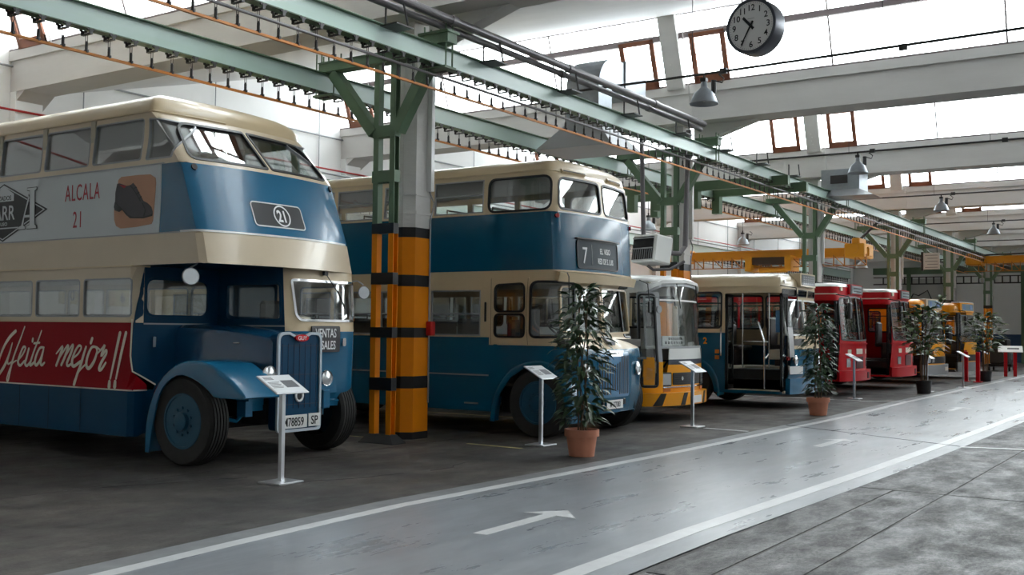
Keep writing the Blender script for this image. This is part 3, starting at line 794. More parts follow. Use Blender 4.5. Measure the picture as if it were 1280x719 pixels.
for k, (x, y, z) in enumerate(((28.1, 14, 4.9), (35.5, 14, 5.0), (43.2, 12, 4.55))):
    j = int((x-2.8)//8.95); zc = 5.93+(x-(2.8+8.95*j))*(2.07/7.84)+.03
    c = copy_tree(lamp); c.location = (x, y, z); c['label'] = SL[k]; c['group'] = 'bell lamps over the bus bays'
    mb = MB(); mb.cyl((0, 0, .1), (0, 0, zc-z), .008, 5); mb.build('cord', M_dgrey, c)
for k in range(5):
    x = 16.25+8.95*k
    mb = MB(); mb.cyl((x, 10.4, 5.82), (x, 7, 5.82), .022, 8); mb.cyl((x, 7, 5.82), (x, -12.9, 5.82+(.2 if k == 0 else .03)), .022, 8)
    for y in (6.75, 3.9, .2, -4): mb.box(x-.03, x+.03, y-.06, y+.06, 5.78, 5.87)
    for y in (7.3, 4.2, 1.2, -3, -7): mb.cyl((x, y, 5.83), (x, y, 6.35+.9), .006, 5)
    tag(mb.build('cross_conduit', M_dgrey), ['dark cross pipe that carries the nearest bell lamp', 'dark cross pipe that carries the second bell lamp', 'dark cross pipe that carries the third bell lamp', 'dark cross pipe that carries the fourth bell lamp', 'dark cross pipe that carries the farthest bell lamp'][k], 'pipe', 'cross pipes that carry the bell lamps')

# clock
ck = thing('wall_clock', 'large round double faced clock hanging high over the aisle', 'clock', (13.6, 5.19, 5.66), R(-8))
A = rotM((0, 0, 0), 0, R(-90), 0)
mb = MB(); mb.lathe([(.33, -.13), (.37, -.13), (.375, -.10), (.375, .10), (.37, .13), (.33, .13), (.33, .11), (0, .11), (0, -.11), (.33, -.11)], A, 56, close=False); mb.build('case', mat('dark_grey_clock_case', srgb(84, 86, 94), .35, metal=.4), ck, smooth=True)
for sgn in (1,):
    M = Matrix.Translation((-.118, 0, 0)) @ Matrix(((0, 0, -1, 0), (-1, 0, 0, 0), (0, 1, 0, 0), (0, 0, 0, 1)))
    mb = MB(); mb.lathe([(0, 0), (.335, 0), (.335, .003), (0, .003)], M, 56); face = mb.build('dial', mat('clock_face_white', srgb(240, 238, 236), .5), ck)
    for h in range(1, 13):
        a = R(90-30*h); flat_text(str(h), M @ Matrix.Translation((math.cos(a)*.255, math.sin(a)*.25-.04, .003)), .084, M_blk2, face, 'numeral', bold=.018, align='CENTER')
    mb = MB()
    for k in range(60):
        a = R(6*k); r0 = .305 if k % 5 else .298; mb.box(r0, .318, -.0015, .0015, .003, .005, M @ Matrix.Rotation(a, 4, 'Z'))
    mb.build('minute_marks', M_blk2, face)
    mb = MB(); mb.box(-.05, .05, .1, .103, .003, .005, M); mb.build('maker_line', M_dgrey, face)
    # 10:35
    mb = MB(); mb.prism([(-.018, -.06, .012), (.018, -.06, .012), (.018, .17, .012), (-.018, .17, .012)], (0, 0, .004), M @ Matrix.Rotation(R(-(10+35/60)*30), 4, 'Z')); mb.build('hour_hand', M_blk2, ck)
    def mh(mb): mb.prism([(-.014, -.07, .018), (.014, -.07, .018), (.007, .28, .018), (-.007, .28, .018)], (0, 0, .004), M @ Matrix.Rotation(R(-35*6), 4, 'Z')); return mb
    mh(MB()).build('minute_hand', M_blk2, ck)
for dy in (-.2, .2):
    mb = MB(); mb.cyl((0, dy, .3), (0, dy*1.6, 2.2), .008, 6); mb.build('hanging_rod', M_dgrey, ck)

# curved duct of galvanised sheet by the second column, and hood ducts repeated further on
def duct(label, x, y, first=True):
    t = thing('air_duct', label, 'duct', (x, y, 0))
    if first:
        pts = []; w = .34
        mb = MB(); prof = []
        for k in range(9):
            a = R(180-90*k/8); prof.append((.62+.62*math.cos(a), 5.95+.62*math.sin(a)))
        inner = [(.62+.12*math.cos(R(180-90*k/8)), 5.95+.12*math.sin(R(180-90*k/8))) for k in range(9)]
        poly = [(0, 5.3)]+prof+[(1.0, 6.57)]+[(1.0, 6.07)]+inner[::-1]+[(.5, 5.3)]
        mb.prism([(p[0], -w, p[1]) for p in poly], (0, 2*w, 0)); mb.build('elbow', M_galv, t)
        mb = MB(); mb.box(1.0, 1.85, -w-.01, w+.01, 6.05, 6.59); mb.box(.98, 1.03, -w-.03, w+.03, 6.03, 6.61); mb.build('horizontal_duct', M_galv, t)
        mb = MB()
        V = [mb.v(q) for q in ((0, -w, 5.32), (.5, -w, 5.32), (.5, w, 5.32), (0, w, 5.32), (-.35, -w-.45, 4.82), (.85, -w-.45, 4.82), (.85, w+.45, 4.82), (-.35, w+.45, 4.82))]
        for f in ((0, 1, 5, 4), (1, 2, 6, 5), (2, 3, 7, 6), (3, 0, 4, 7), (0, 3, 2, 1), (4, 5, 6, 7)): mb._f([V[k] for k in f])
        mb.build('outlet_hood', M_steelgrey, t)
    else:
        mb = MB(); mb.box(-.35, .45, -.5, .5, 5.32, 5.86); mb.build('box_duct', M_galv, t)
        mb = MB(); mb.box(-.37, -.35, -.2, .25, 5.48, 5.7); mb.build('grille', M_dgrey, t)
        mb = MB(); mb.prism([(-.35, -.5, 5.32), (-.35, .5, 5.32), (-.6, .9, 5.12), (-.6, -.9, 5.12)], (1.0, 0, 0)); mb.build('outlet_hood', M_steelgrey, t)
    return t
duct('curved galvanised sheet metal air duct under the roof light by the second column', 16.6, 9.62)
duct('boxy grey air duct under the roof by the third column', 28.2, 8.3, False)
# unit heater hung in front of the second column
h = thing('unit_heater', 'grey box heater with slatted mouth hanging from a pipe beside the second column', 'heater', (18.6, 9.2, 3.12), R(-20))
mb = MB(); A = rotM((0, 0, 0), 0, R(8), 0); mb.box(-.22, .25, -.33, .33, -.27, .27, A, bev=.03); mb.build('casing', M_white, h)
mb = MB(); mb.box(-.235, -.225, -.28, .28, -.22, .22, A); mb.build('mouth', M_dark, h)
mb = MB()
for k in range(2): mb.box(-.26, -.23, -.28, .28, -.02+k*.2, .0+k*.2, A)
for k in range(9): mb.box(-.245, -.235, -.26+k*.06, -.25+k*.06, -.22, -.03, A)
mb.build('louvre', M_steelgrey, h)
mb = MB(); mb.cyl((0, .22, .28), (0, .3, 2.4), .045, 12); mb.tube([(.25, -.2, -.05), (.55, -.22, -.05), (.7, -.22, .1), (.75, -.25, 2.4)], .05, 10); mb.tube([(0, .1, -.3), (.05, 0, -.38), (.4, -.1, -.36), (.7, -.2, -.2)], .03, 8); mb.build('supply_pipe', M_pipe, h)

# travelling cranes
M_crane = mat('crane_yellow_paint', srgb(240, 164, 24), .45, noise=.15, nscale=3)
def crane(label, x, y0, y1, z, dep, right=True):
    t = thing('travelling_crane', label, 'crane', (x, y0, z), 0, 'yellow travelling cranes'); L = y1-y0
    mb = MB(); mb.box(-.16, .16, 0, L, -dep*.55, 0); mb.box(-.22, .22, 0, L, -.02, .02); mb.box(-.2, .2, 0, L, -dep*.55-.02, -dep*.55+.02); mb.build('bridge_beam', M_crane, t)
    mb = MB()
    for k in range(int(L/.33)): mb.box(-.45, -.42, k*.33, k*.33+.03, -dep*1.3, -dep*.5)
    mb.box(-.47, -.41, 0, L, -dep*1.34, -dep*1.28); mb.box(-.46, -.42, 0, L, -dep*.75, -dep*.72)
    for k in range(int(L/.66)): mb.prism([(-.44, k*.66, -dep*1.3), (-.44, k*.66+.04, -dep*1.3), (-.44, k*.66+.37, -dep*.55), (-.44, k*.66+.33, -dep*.55)], (.02, 0, 0))
    mb.build('walkway_rail', mat('rusty_orange_metal', srgb(196, 124, 40), .6), t)
    for yc in ((.35, L-.4) if right else (L-.35,)):
        mb = MB(); mb.box(-.55, .5, yc-.3, yc+.3, -dep*.75, .12, bev=.03); mb.box(-.4, .35, yc-.12, yc+.12, .1, .3, bev=.03); mb.cyl((-.58, yc, -.05), (-.5, yc, -.05), .13, 14); mb.build('end_carriage', M_crane, t)
    if right:
        mb = MB(); mb.cyl((0, .35, .25), (0, 8.6-y0, 5.03-z), .04, 8); mb.cyl((0, 1.9, 0), (0, 10.6-y0, 4.88-z), .03, 8); mb.build('suspension_rod', M_dgrey, t)
    yc = L*.45
    mb = MB(); mb.box(-.6, .1, yc-.6, yc+.6, -dep*1.1, -dep*.55); mb.build('trolley', mat('dark_hoist_metal', srgb(72, 56, 40), .6), t)
    mb = MB()
    for dy in (-.75, .55): mb.box(-.7, .1, yc+dy, yc+dy+.2, -dep*1.6, -dep*.5)
    mb.cyl((-.3, yc-.5, -dep*1.45), (-.3, yc+.4, -dep*1.45), .1, 10); mb.build('hoist', M_crane, t)
    mb = MB(); mb.cyl((-.3, L-.7, -dep*1.3), (-.3, L-.7, -dep*1.3-.35), .02, 6); mb.box(-.36, -.24, L-.78, L-.62, -dep*1.3-.5, -dep*1.3-.3, bev=.02); mb.build('hook_block', M_steelgrey, t)
    return t
crane('near yellow travelling crane spanning behind the cream single decker roof', 33, 8.9, 15.6, 4.16, .42)
crane('far yellow travelling crane at the right edge beyond the last column', 50, .5, 9.35, 4.95, .5)
# white sign hung by the fourth column
sg = thing('hanging_sign', 'white hanging sign board with lines of faint text near the fifth column', 'sign', (40.5, 8.75, 4.2)); mb = MB(); mb.box(-.04, .0, -.28, .28, -.3, .3); mb.build('board', M_white, sg)
mb = MB()
for k in range(5): mb.box(-.045, -.04, -.22, .22-.08*(k % 2), .2-k*.11, .225-k*.11)
mb.build('text_lines', M_steelgrey, sg)
mb = MB(); mb.box(-.05, .05, .28, .36, -.34, .34); mb.box(-.03, .03, -.2, -.18, .3, .86); mb.box(-.03, .03, .18, .2, .3, .6); mb.build('bracket', M_dgrey, sg)
# ================================================================== bus building blocks
M_hub = mat('blue_wheel_hub', srgb(20, 78, 104), .45, noise=.3, nscale=8)
M_hubg = mat('grey_wheel_hub', srgb(120, 120, 118), .45, metal=.3)
def wheel(parent, x, y, r, wd, side, hub=None, rear=False):
    "side -1: outer face towards -x"
    hub = hub or M_hub; A = rotM((x, y, r), 0, R(90)*side, 0)     # local z -> outwards
    if side < 0: A = rotM((x, y, r), 0, R(-90), 0)
    else: A = rotM((x, y, r), 0, R(90), 0)
    t = wd/2; prof = [(r*.62, -t), (r*.93, -t), (r*.99, -t*.82)]
    for k in range(6):
        h = -t*.78+k*t*.312; prof += [(r, h+.0), (r, h+t*.2), (r*.975, h+t*.22), (r*.975, h+t*.29)]
    prof = [p for p in prof if p[1] < t*.83]+[(r*.99, t*.84), (r*.94, t), (r*.8, t*1.02), (r*.62, t*.92)]
    mb = MB(); mb.lathe(prof, A, 44, close=True); w = mb.build('wheel', M_tyre, parent, smooth=True, ang=25)
    mb = MB()
    if rear: pr = [(r*.63, t*.92), (r*.6, t*.95), (r*.56, t*.2), (r*.3, t*.1), (r*.28, t*.9), (r*.14, t*.95), (0, t*.95)]
    else: pr = [(r*.63, t*.9), (r*.62, t*.98), (r*.57, t*.98), (r*.54, t*.45), (r*.42, t*.35), (r*.36, t*.55), (r*.22, t*.75), (r*.2, t*1.22), (r*.1, t*1.3), (0, t*1.3)]
    mb.lathe(pr, A, 36)
    for k in range(10):
        a = 2*math.pi*k/10; q = A @ Vector((math.cos(a)*r*.3, math.sin(a)*r*.3, t*.85)); q2 = A @ Vector((math.cos(a)*r*.3, math.sin(a)*r*.3, t*1.05)); mb.cyl(q, q2, r*.035, 6)
    mb.build('wheel_hub', hub, w, smooth=True, ang=30)
    return w
def fender(parent, outer, inner, x0, x1, m, lip=None, name='wheel_arch'):
    "arch plate: outer/inner lists of (y,z); x0 outer face, x1 inside"
    d = 1 if x1 > x0 else -1; mb = MB()
    n = max(len(outer), 24)
    def res(P, n):
        L = [0]
        for a, b in zip(P, P[1:]): L.append(L[-1]+math.dist(a, b))
        out = []
        for k in range(n):
            t = L[-1]*k/(n-1); i = min(bisect_right(L, t)-1, len(P)-2); u = (t-L[i])/max(1e-9, L[i+1]-L[i]); out.append((P[i][0]+(P[i+1][0]-P[i][0])*u, P[i][1]+(P[i+1][1]-P[i][1])*u))
        return out
    def cr(P):
        Q = []
        for i in range(len(P)-1):
            p0, p1, p2, p3 = [Vector(P[j]) for j in (max(i-1, 0), i, i+1, min(i+2, len(P)-1))]
            for k in range(5):
                t = k/5; Q.append(tuple(.5*((2*p1)+(-p0+p2)*t+(2*p0-5*p1+4*p2-p3)*t*t+(-p0+3*p1-3*p2+p3)*t**3)))
        Q.append(tuple(P[-1])); return Q
    O, I = res(cr(outer), n), res(cr(inner), n)
    rows = []
    for (oy, oz), (iy, iz) in zip(O, I):
        dy, dz = oy-iy, oz-iz; l = max(1e-6, math.hypot(dy, dz)); uy, uz = dy/l, dz/l; b = min(.05, l*.45)
        rows.append([mb.v(p) for p in ((x1, oy, oz), (x0+d*b, oy, oz), (x0+d*b*.3, oy-uy*b*.3, oz-uz*b*.3), (x0, oy-uy*b, oz-uz*b), (x0, iy, iz), (x0+d*.02, iy, iz), (x0+d*.02, oy-uy*(b+.02), oz-uz*(b+.02)), (x1, oy-uy*.02, oz-uz*.02))])
    for A, B in zip(rows, rows[1:]):
        for k in range(8): mb._f([A[k], A[(k+1) % 8], B[(k+1) % 8], B[k]])
    mb._f(rows[0]); mb._f(rows[-1][::-1])
    return mb.build(name, m, parent, smooth=True, ang=50)
def trim_line(S, pts, w, m, parent, name='trim_line', off=.006, th=.008):
    "thin moulding along (s,z) polyline"
    P = [Vector(p) for p in pts]; L, Rr = [], []
    for i, p in enumerate(P):
        d = (P[min(i+1, len(P)-1)]-P[max(i-1, 0)]).normalized(); n = Vector((-d.y, d.x))*w/2; L.append(tuple(p+n)); Rr.append(tuple(p-n))
    return S.panel(name, L+Rr[::-1], m, parent, off=off, th=th, res=.07)
def seats(parent, xs, ys, z, m=M_seat, w=.85, h=.95):
    base = None
    for y in ys:
        for x in xs:
            if base is None:
                mb = MB(); mb.box(-w/2, w/2, 0, .42, .36, .48, bev=.04); mb.box(-w/2, w/2, .38, .48, .45, h, bev=.04); mb.cyl((-w/2+.03, .44, .9), (-w/2+.03, .44, h+.06), .012, 6); mb.cyl((w/2-.03, .44, .9), (w/2-.03, .44, h+.06), .012, 6); mb.cyl((-w/2+.03, .44, h+.06), (w/2-.03, .44, h+.06), .014, 6)
                mb.box(-w/2+.06, w/2-.06, .1, .34, 0, .37); base = mb.build('seat', m, parent, smooth=True, ang=40); base.location = (x, y, z)
            else: c = base.copy(); COL.objects.link(c); c.location = (x, y, z); c.parent = parent
def headlamp(parent, x, y, z, r=.1, m=M_chr, dep=.1, tilt=0):
    A = rotM((x, y, z), R(90), 0, tilt)    # local z -> -y (forward)
    mb = MB(); mb.lathe([(r*.35, -dep), (r*.8, -dep*.6), (r, 0), (r*1.05, .01), (r*.98, .025), (r*.9, .015)], A, 28); o = mb.build('headlamp', m, parent, smooth=True)
    mb = MB(); mb.lathe([(r*.92, .012), (r*.6, .03), (0, .04)], A, 28); mb.build('lens', M_lens, o, smooth=True); return o
def steering(parent, x, y, z, r=.22, tilt=55):
    A = rotM((x, y, z), R(tilt), 0, 0); mb = MB(); mb.tube([A @ Vector((math.cos(2*math.pi*k/24)*r, math.sin(2*math.pi*k/24)*r, 0)) for k in range(24)], .014, 8, closed=True)
    for k in range(3):
        a = 2*math.pi*k/3+.5; mb.cyl(A @ Vector((0, 0, -.03)), A @ Vector((math.cos(a)*r, math.sin(a)*r, 0)), .01, 6)
    mb.cyl(A @ Vector((0, 0, 0)), A @ Vector((0, 0, -.6)), .02, 8); return mb.build('steering_wheel', M_black, parent, smooth=True)
def side_windows(S, poly_yz, parent, gm, fm, side=-1, **k):
    return S.window('window', [(S.sy(y, side), z) for y, z in poly_yz], gm, fm, parent, **k)
def interior(parent, S, z0, z1, y0, m_floor=M_int, over=.05):
    mb = MB(); mb.box(-S.W/2+over, S.W/2-over, y0, S.L-.1, z0, z0+.03); return mb.build('deck_floor', m_floor, parent)
def plate(parent, x, y, z, w, h, txt, M_bg=M_white, tm=None, hh=None, rx=90, sp=1, ws=.8):
    mb = MB(); mb.box(x-w/2, x+w/2, y-.006, y+.004, z-h/2, z+h/2, bev=.003); o = mb.build('number_plate', M_bg, parent)
    if txt: flat_text(txt, rotM((x, y-.006, z-(hh or h*.6)/2), R(90), 0, 0), hh or h*.6, tm or M_blk2, o, 'lettering', wscale=ws, bold=.015, align='CENTER', sp=sp, th=.003)
    return o
def mirror_head(parent, p, arm, r=.09, n=(0, -1, 0)):
    mb = MB(); mb.tube(arm, .009, 6); n = Vector(n).normalized(); p = Vector(p); mb.cyl(p-n*.025, p, r*.8, 20, r1=r); mb.cyl(p, p+n*.008, r, 20)
    o = mb.build('mirror', M_steelgrey, parent, smooth=True, ang=40)
    mb = MB(); mb.cyl(p+n*.008, p+n*.010, r*.9, 20); mb.build('mirror_glass', mat('mirror_face', (.42, .44, .46, 1), .15, metal=1), o); return o
# ================================================================== bus 1: half cab double decker
B1 = thing('double_decker_bus', 'blue and cream half cab double decker bus, number 21, with a painted boot advert', 'bus', (8.93, 9.1, 0), 0, )
def b1Y(Y): return Y-9.1
U = Skin(2.43, 9.0, bow=.17, rc=.09, rake=[(2.24, -.08), (2.59, .02), (3.39, .36), (3.45, .41), (3.93, .88), (4.03, 1.02)], inset=[(2.24, 0), (3.45, 0), (4.03, .05)], lw=2.0)
def uq(Y, z, side=-1): return U.q(Y-9.1, z, side)
T = U.tot; TS = U.sL
# cream belt, advert panel, blue front, cream window band
U.panel('belt_panel', [(-TS, 2.24), (TS, 2.24), (TS, 2.59), (-TS, 2.59)], M_cream2, B1)
sa = uq(9.97, 3.0)[0]
U.panel('advert_panel', [(-TS, 2.6), (uq(9.98, 2.6)[0], 2.6), (uq(9.96, 3.38)[0], 3.38), (-TS, 3.38)], M_adgrey, B1)
U.panel('front_panel', [(uq(9.97, 2.6)[0], 2.6), (TS, 2.6), (TS, 3.38), (uq(9.95, 3.38)[0], 3.38)], M_blue, B1)
tops = []
for k in range(8):
    a = 10.34+k*.985
    tops.append([(a, 3.46), (a+.90, 3.46), (a+.90, 3.94), (a, 3.94)])
quarter = [(9.79, 3.45), (10.24, 3.45), (10.24, 3.93), (9.99, 3.90)]
def sh(P, side=-1, r=.05):
    Q = [uq(Y, z, side) for Y, z in P]; return rq(Q, r)
holes = []; wins = []
for side in (-1, 1):
    for P in tops+[quarter]: wins.append(sh(P, side, .045 if P is not quarter else [.03, .03, .03, .1]))
fr = [rq([(U.sx(-1.09), 3.44), (U.sx(-.035), 3.44), (U.sx(-.035), 3.92), (U.sx(-1.01), 3.90)], [.1, .02, .02, .14]), rq([(U.sx(.035), 3.44), (U.sx(1.09), 3.44), (U.sx(1.01), 3.90), (U.sx(.035), 3.92)], [.02, .1, .14, .02])]
U.panel('window_band', [(-TS, 3.38), (TS, 3.38), (TS, 4.02), (-TS, 4.02)], M_cream2, B1, holes=wins+fr, th=.04)
for P in wins: U.window('window', P, G_bus, M_steelgrey, B1, fw=.018, foff=.004, depth=.02)
for P in fr: U.window('window', P, G_clear, M_black, B1, fw=.03, foff=.008, depth=.015)
rf = U.roof('roof', 4.01, .36, M_cream, B1, kf=.9, n=2.5, over=.012)
trim_line(U, [(-TS, 4.02), (uq(10.05, 4.02)[0], 4.02)], .02, M_cream, B1, 'gutter', .02, .025)
trim_line(U, [(-TS, 3.385), (uq(9.9, 3.385)[0], 3.385)], .014, M_steelgrey, B1, off=.008)
trim_line(U, [(-TS, 2.595), (uq(9.6, 2.595)[0], 2.595)], .014, M_steelgrey, B1, off=.008)
trim_line(U, [(uq(9.6, 2.6)[0], 2.6)]+[(U.sx(x), 2.6) for x in (-1.1, -.6, 0, .6, 1.1)], .022, M_white, B1, off=.008)
# underside of the upper deck and floor of it
mb = MB(); N = 40
def deck(mb, S, z, y1, zt=.05, ins=.03, n=40):
    pts = []
    for k in range(n+1):
        s = -S.sD-.6+(2*S.sD+1.2)*k/n; p = S.pt(s, z); pts.append((p.x*(1-ins/1.2), p.y+ins, z))
    pts += [(S.W/2-ins, y1, z), (-S.W/2+ins, y1, z)]
    mb.prism(pts, (0, 0, zt))
deck(mb, U, 2.25, 8.8); mb.build('upper_deck_floor', M_blueD, B1)
mb = MB(); mb.box(-1.19, 1.19, 8.95, 9.0, .3, 4.0); mb.build('rear_wall', M_cream2, B1)
for z in (2.3,): seats(B1, (-.68, .68), [1.9+k*.85 for k in range(8)], z)
mb = MB()
for k in range(8):
    for x in (-1.16, 1.16): mb.box(x-.03, x+.03, 10.34+k*.985+.9-9.1, 10.34+k*.985+.985-9.1, 3.4, 4.0)
mb.box(-1.15, 1.15, 1.3, 8.9, 4.0, 4.02)
mb.build('ceiling_lining', M_intc, B1)
# route number box
nb = rr(U.sx(-.47), U.sx(.29), 2.72, 2.99, .04)
bx = U.panel('route_box', nb, M_blk2, B1, off=.006, th=.02); U.panel('box_rim', grow(nb, .014), M_white, bx, holes=[nb], off=.008, th=.02)
cxs = U.sx(-.05)
U.panel('route_ring', circ(cxs, 2.855, .128, 32), M_wht2, bx, holes=[circ(cxs, 2.855, .112, 32)], off=.01, th=.004)
U.text('21', cxs-.002, 2.785, .14, M_wht2, bx, 'route_number', off=.010, wscale=.78, bold=.035, align='CENTER')
for x in (-1.08, 1.1):
    U.panel('marker_lamp', circ(U.sx(x), 3.33, .035, 16), M_blk2, B1, off=.02, th=.03)
# advert: diamond, boot, words
def nearpts(L, S, Y0): return [(S.sy(Y-Y0), z) for Y, z in L]
def u2(L): return [uq(Y, z) for Y, z in L]
dc = (13.1, 2.985)
dia = lambda f: [uq(dc[0]+.97*f, dc[1]), uq(dc[0], dc[1]-.375*f), uq(dc[0]-.97*f, dc[1]), uq(dc[0], dc[1]+.375*f)]
d0 = U.panel('advert_diamond', dia(1), M_blk2, B1, off=.004, th=.004)
U.panel('diamond_line', dia(.95), M_adgrey, d0, holes=[dia(.91)], off=.006, th=.003)
U.panel('diamond_line', [uq(13.75, 3.13), uq(12.87, 3.13), uq(12.87, 3.22), uq(13.1, 3.33), uq(13.32, 3.22)], M_adgrey, d0, off=.006, th=.003)
U.text('CALZADOS', uq(13.38, 3.14)[0], 3.145, .06, M_blk2, d0, off=.008, wscale=1.05, bold=.01)
U.text('FARR', uq(13.41, 2.9)[0], 2.89, .19, M_adgrey, d0, off=.007, wscale=.92, bold=.012)
U.text('S.L. DE USO', uq(13.42, 2.8)[0], 2.815, .045, M_adgrey, d0, off=.007, wscale=1.3, bold=.01)
U.panel('diamond_line', [uq(13.7, 2.775), uq(12.7, 2.775), uq(12.7, 2.79), uq(13.7, 2.79)], M_adgrey, d0, off=.007, th=.003)
def Aletter(e): return [[uq(12.60+e, 2.745-e), uq(12.52-e, 2.745-e), uq(12.52-e, 2.775), uq(12.50, 2.93), uq(12.44, 2.93), uq(12.45, 2.775+e), uq(12.47+e, 2.745-e), uq(12.32-e, 2.745-e), uq(12.33-e, 2.775+e), uq(12.385-e, 3.25-e), uq(12.36-e, 3.275+e), uq(12.53+e, 3.275+e), uq(12.51+e, 3.25-e), uq(12.61+e, 2.775+e)]]
big1 = [(12.55, 2.755), (12.34, 2.755), (12.345, 2.785), (12.385, 2.80), (12.40, 3.235), (12.36, 3.245), (12.36, 3.27), (12.56, 3.27), (12.56, 3.245), (12.50, 3.235), (12.49, 2.80), (12.55, 2.785)]
big2 = [(12.74, 2.755), (12.60, 2.755), (12.60, 2.785), (12.64, 2.80), (12.615, 2.90), (12.50, 2.90), (12.50, 2.93), (12.605, 2.93), (12.515, 3.15), (12.535, 3.18), (12.68, 2.80), (12.74, 2.785)]
for k_, P in enumerate((big2, big1)):
    bp = u2(P[::-1]); lt_ = U.panel('tall_letter', grow(bp, .008), M_blk2, B1, off=.008+k_*.004, th=.003); U.panel('tall_letter_face', bp, M_adgrey, lt_, off=.010+k_*.004, th=.003)
U.text('ALCALA', uq(11.77, 3.055)[0], 3.055, .205, M_redtxt, B1, off=.004, wscale=.60, bold=.0, sp=1.15)
U.text('21', uq(11.60, 2.72)[0], 2.725, .205, M_redtxt, B1, off=.004, wscale=.62, bold=.0, sp=1.25)
SCRIPT = [
    ([(12.743, 1.459), (12.865, 1.386), (12.986, 1.269), (13.08, 1.122), (13.118, 1.006)], [0.05, 0.05, 0.04, 0.03]),
    ([(13.094, 0.898), (12.996, 0.987), (12.901, 1.112), (12.81, 1.308)], [0.045, 0.05, 0.045, 0.02]),
    ([(12.81, 1.308), (12.855, 1.199), (12.907, 1.083), (12.884, 1.038), (12.81, 1.072)], [0.02, 0.04, 0.03, 0.02]),
    ([(12.547, 1.517), (12.626, 1.375), (12.707, 1.245), (12.787, 1.101), (12.835, 0.971), (12.883, 0.826), (12.91, 0.854), (12.856, 0.97), (12.789, 1.051), (12.711, 1.088)], [0.022, 0.03, 0.04, 0.03, 0.02, 0.02]),
    ([(12.686, 1.082), (12.578, 1.163), (12.516, 1.249), (12.566, 1.259), (12.635, 1.161), (12.673, 1.068), (12.621, 1.027), (12.533, 1.086)], [0.025, 0.03, 0.035, 0.045, 0.03]),
    ([(12.443, 1.243), (12.49, 1.122), (12.516, 1.058), (12.473, 1.027), (12.391, 1.089)], [0.035, 0.045, 0.03]),
    ([(12.361, 1.367), (12.369, 1.336)], [0.04, 0.04]),
    ([(12.181, 1.471), (12.247, 1.352), (12.325, 1.224), (12.396, 1.082), (12.4, 1.033), (12.318, 1.077)], [0.02, 0.03, 0.04, 0.035]),
    ([(12.334, 1.311), (12.219, 1.321)], [0.03, 0.03]),
    ([(12.123, 1.263), (12.206, 1.255), (12.274, 1.169), (12.306, 1.078), (12.268, 1.041), (12.188, 1.116), (12.129, 1.242)], [0.03, 0.04, 0.045, 0.03]),
    ([(12.129, 1.242), (12.164, 1.13), (12.183, 1.067), (12.153, 1.044), (12.102, 1.076)], [0.03, 0.045, 0.03]),
    ([(11.861, 1.192), (11.734, 1.284), (11.78, 1.18), (11.855, 1.048)], [0.02, 0.045, 0.04]),
    ([(11.823, 1.111), (11.658, 1.279), (11.62, 1.286), (11.676, 1.169), (11.751, 1.058)], [0.025, 0.03, 0.045, 0.04]),
    ([(11.719, 1.113), (11.556, 1.291), (11.522, 1.292), (11.574, 1.185), (11.638, 1.082), (11.609, 1.051), (11.525, 1.091)], [0.025, 0.03, 0.045, 0.04, 0.03]),
    ([(11.516, 1.146), (11.417, 1.202), (11.358, 1.277), (11.41, 1.297), (11.49, 1.214), (11.536, 1.105), (11.5, 1.049), (11.368, 1.109)], [0.025, 0.03, 0.035, 0.05, 0.04]),
    ([(11.265, 1.286), (11.31, 1.191), (11.362, 1.069), (11.424, 0.959), (11.485, 0.822), (11.474, 0.877), (11.396, 0.987), (11.278, 1.071)], [0.035, 0.045, 0.045, 0.04, 0.025, 0.025]),
    ([(11.149, 1.388), (11.175, 1.334)], [0.045, 0.045]),
    ([(11.08, 1.289), (11.155, 1.281), (11.228, 1.179), (11.252, 1.072), (11.199, 1.033), (11.105, 1.116), (11.049, 1.237), (11.073, 1.289), (11.003, 1.261)], [0.03, 0.04, 0.05, 0.05, 0.03, 0.025]),
    ([(11.044, 1.21), (10.929, 1.292), (10.908, 1.308), (10.967, 1.185), (10.878, 1.256), (10.872, 1.214), (10.954, 1.12), (11.004, 1.032), (10.96, 1.027), (10.878, 1.108)], [0.02, 0.04, 0.04, 0.03, 0.045, 0.045, 0.03]),
    ([(10.625, 1.46), (10.702, 1.205), (10.786, 0.925)], [0.05, 0.045, 0.03]),
    ([(10.515, 1.462), (10.598, 1.207), (10.678, 0.929)], [0.05, 0.045, 0.03]),
    ([(10.799, 0.89), (10.805, 0.828)], [0.05, 0.06]),
    ([(10.694, 0.894), (10.7, 0.833)], [0.05, 0.06]),
]
BOOT = [(10.745, 3.205), (10.698, 3.208), (10.566, 3.169), (10.502, 3.171), (10.448, 3.196), (10.391, 3.146), (10.258, 2.976), (10.185, 2.949), (10.112, 2.899), (10.083, 2.84), (10.09, 2.795), (10.25, 2.774), (10.487, 2.786), (10.562, 2.83), (10.639, 2.893), (10.694, 2.872), (10.779, 2.894), (10.794, 2.936), (10.778, 2.994), (10.775, 3.101)]
BOOTBG = [(10.673, 3.282), (10.36, 3.283), (10.144, 3.274), (10.054, 3.227), (10.043, 3.169), (10.08, 2.748), (10.105, 2.704), (10.373, 2.682), (10.667, 2.677), (10.753, 2.71), (10.788, 2.783), (10.796, 2.889), (10.728, 3.251)]
LINING = [(10.566, 3.169), (10.612, 3.143), (10.698, 3.19)]
SOLE = [(10.778, 2.994), (10.678, 2.93), (10.525, 2.828), (10.432, 2.8), (10.251, 2.791), (10.088, 2.817), (10.09, 2.795), (10.25, 2.774), (10.487, 2.786), (10.562, 2.83), (10.639, 2.893), (10.694, 2.872), (10.779, 2.894), (10.794, 2.936)]
SEAM = [(10.557, 3.157), (10.48, 3.07), (10.311, 2.956)]
M_tan = mat('advert_tan_ground', srgb(190, 140, 108), .5, noise=.2, nscale=6)
M_boot = mat('advert_boot_grey', srgb(66, 62, 66), .5, noise=.3, nscale=12)
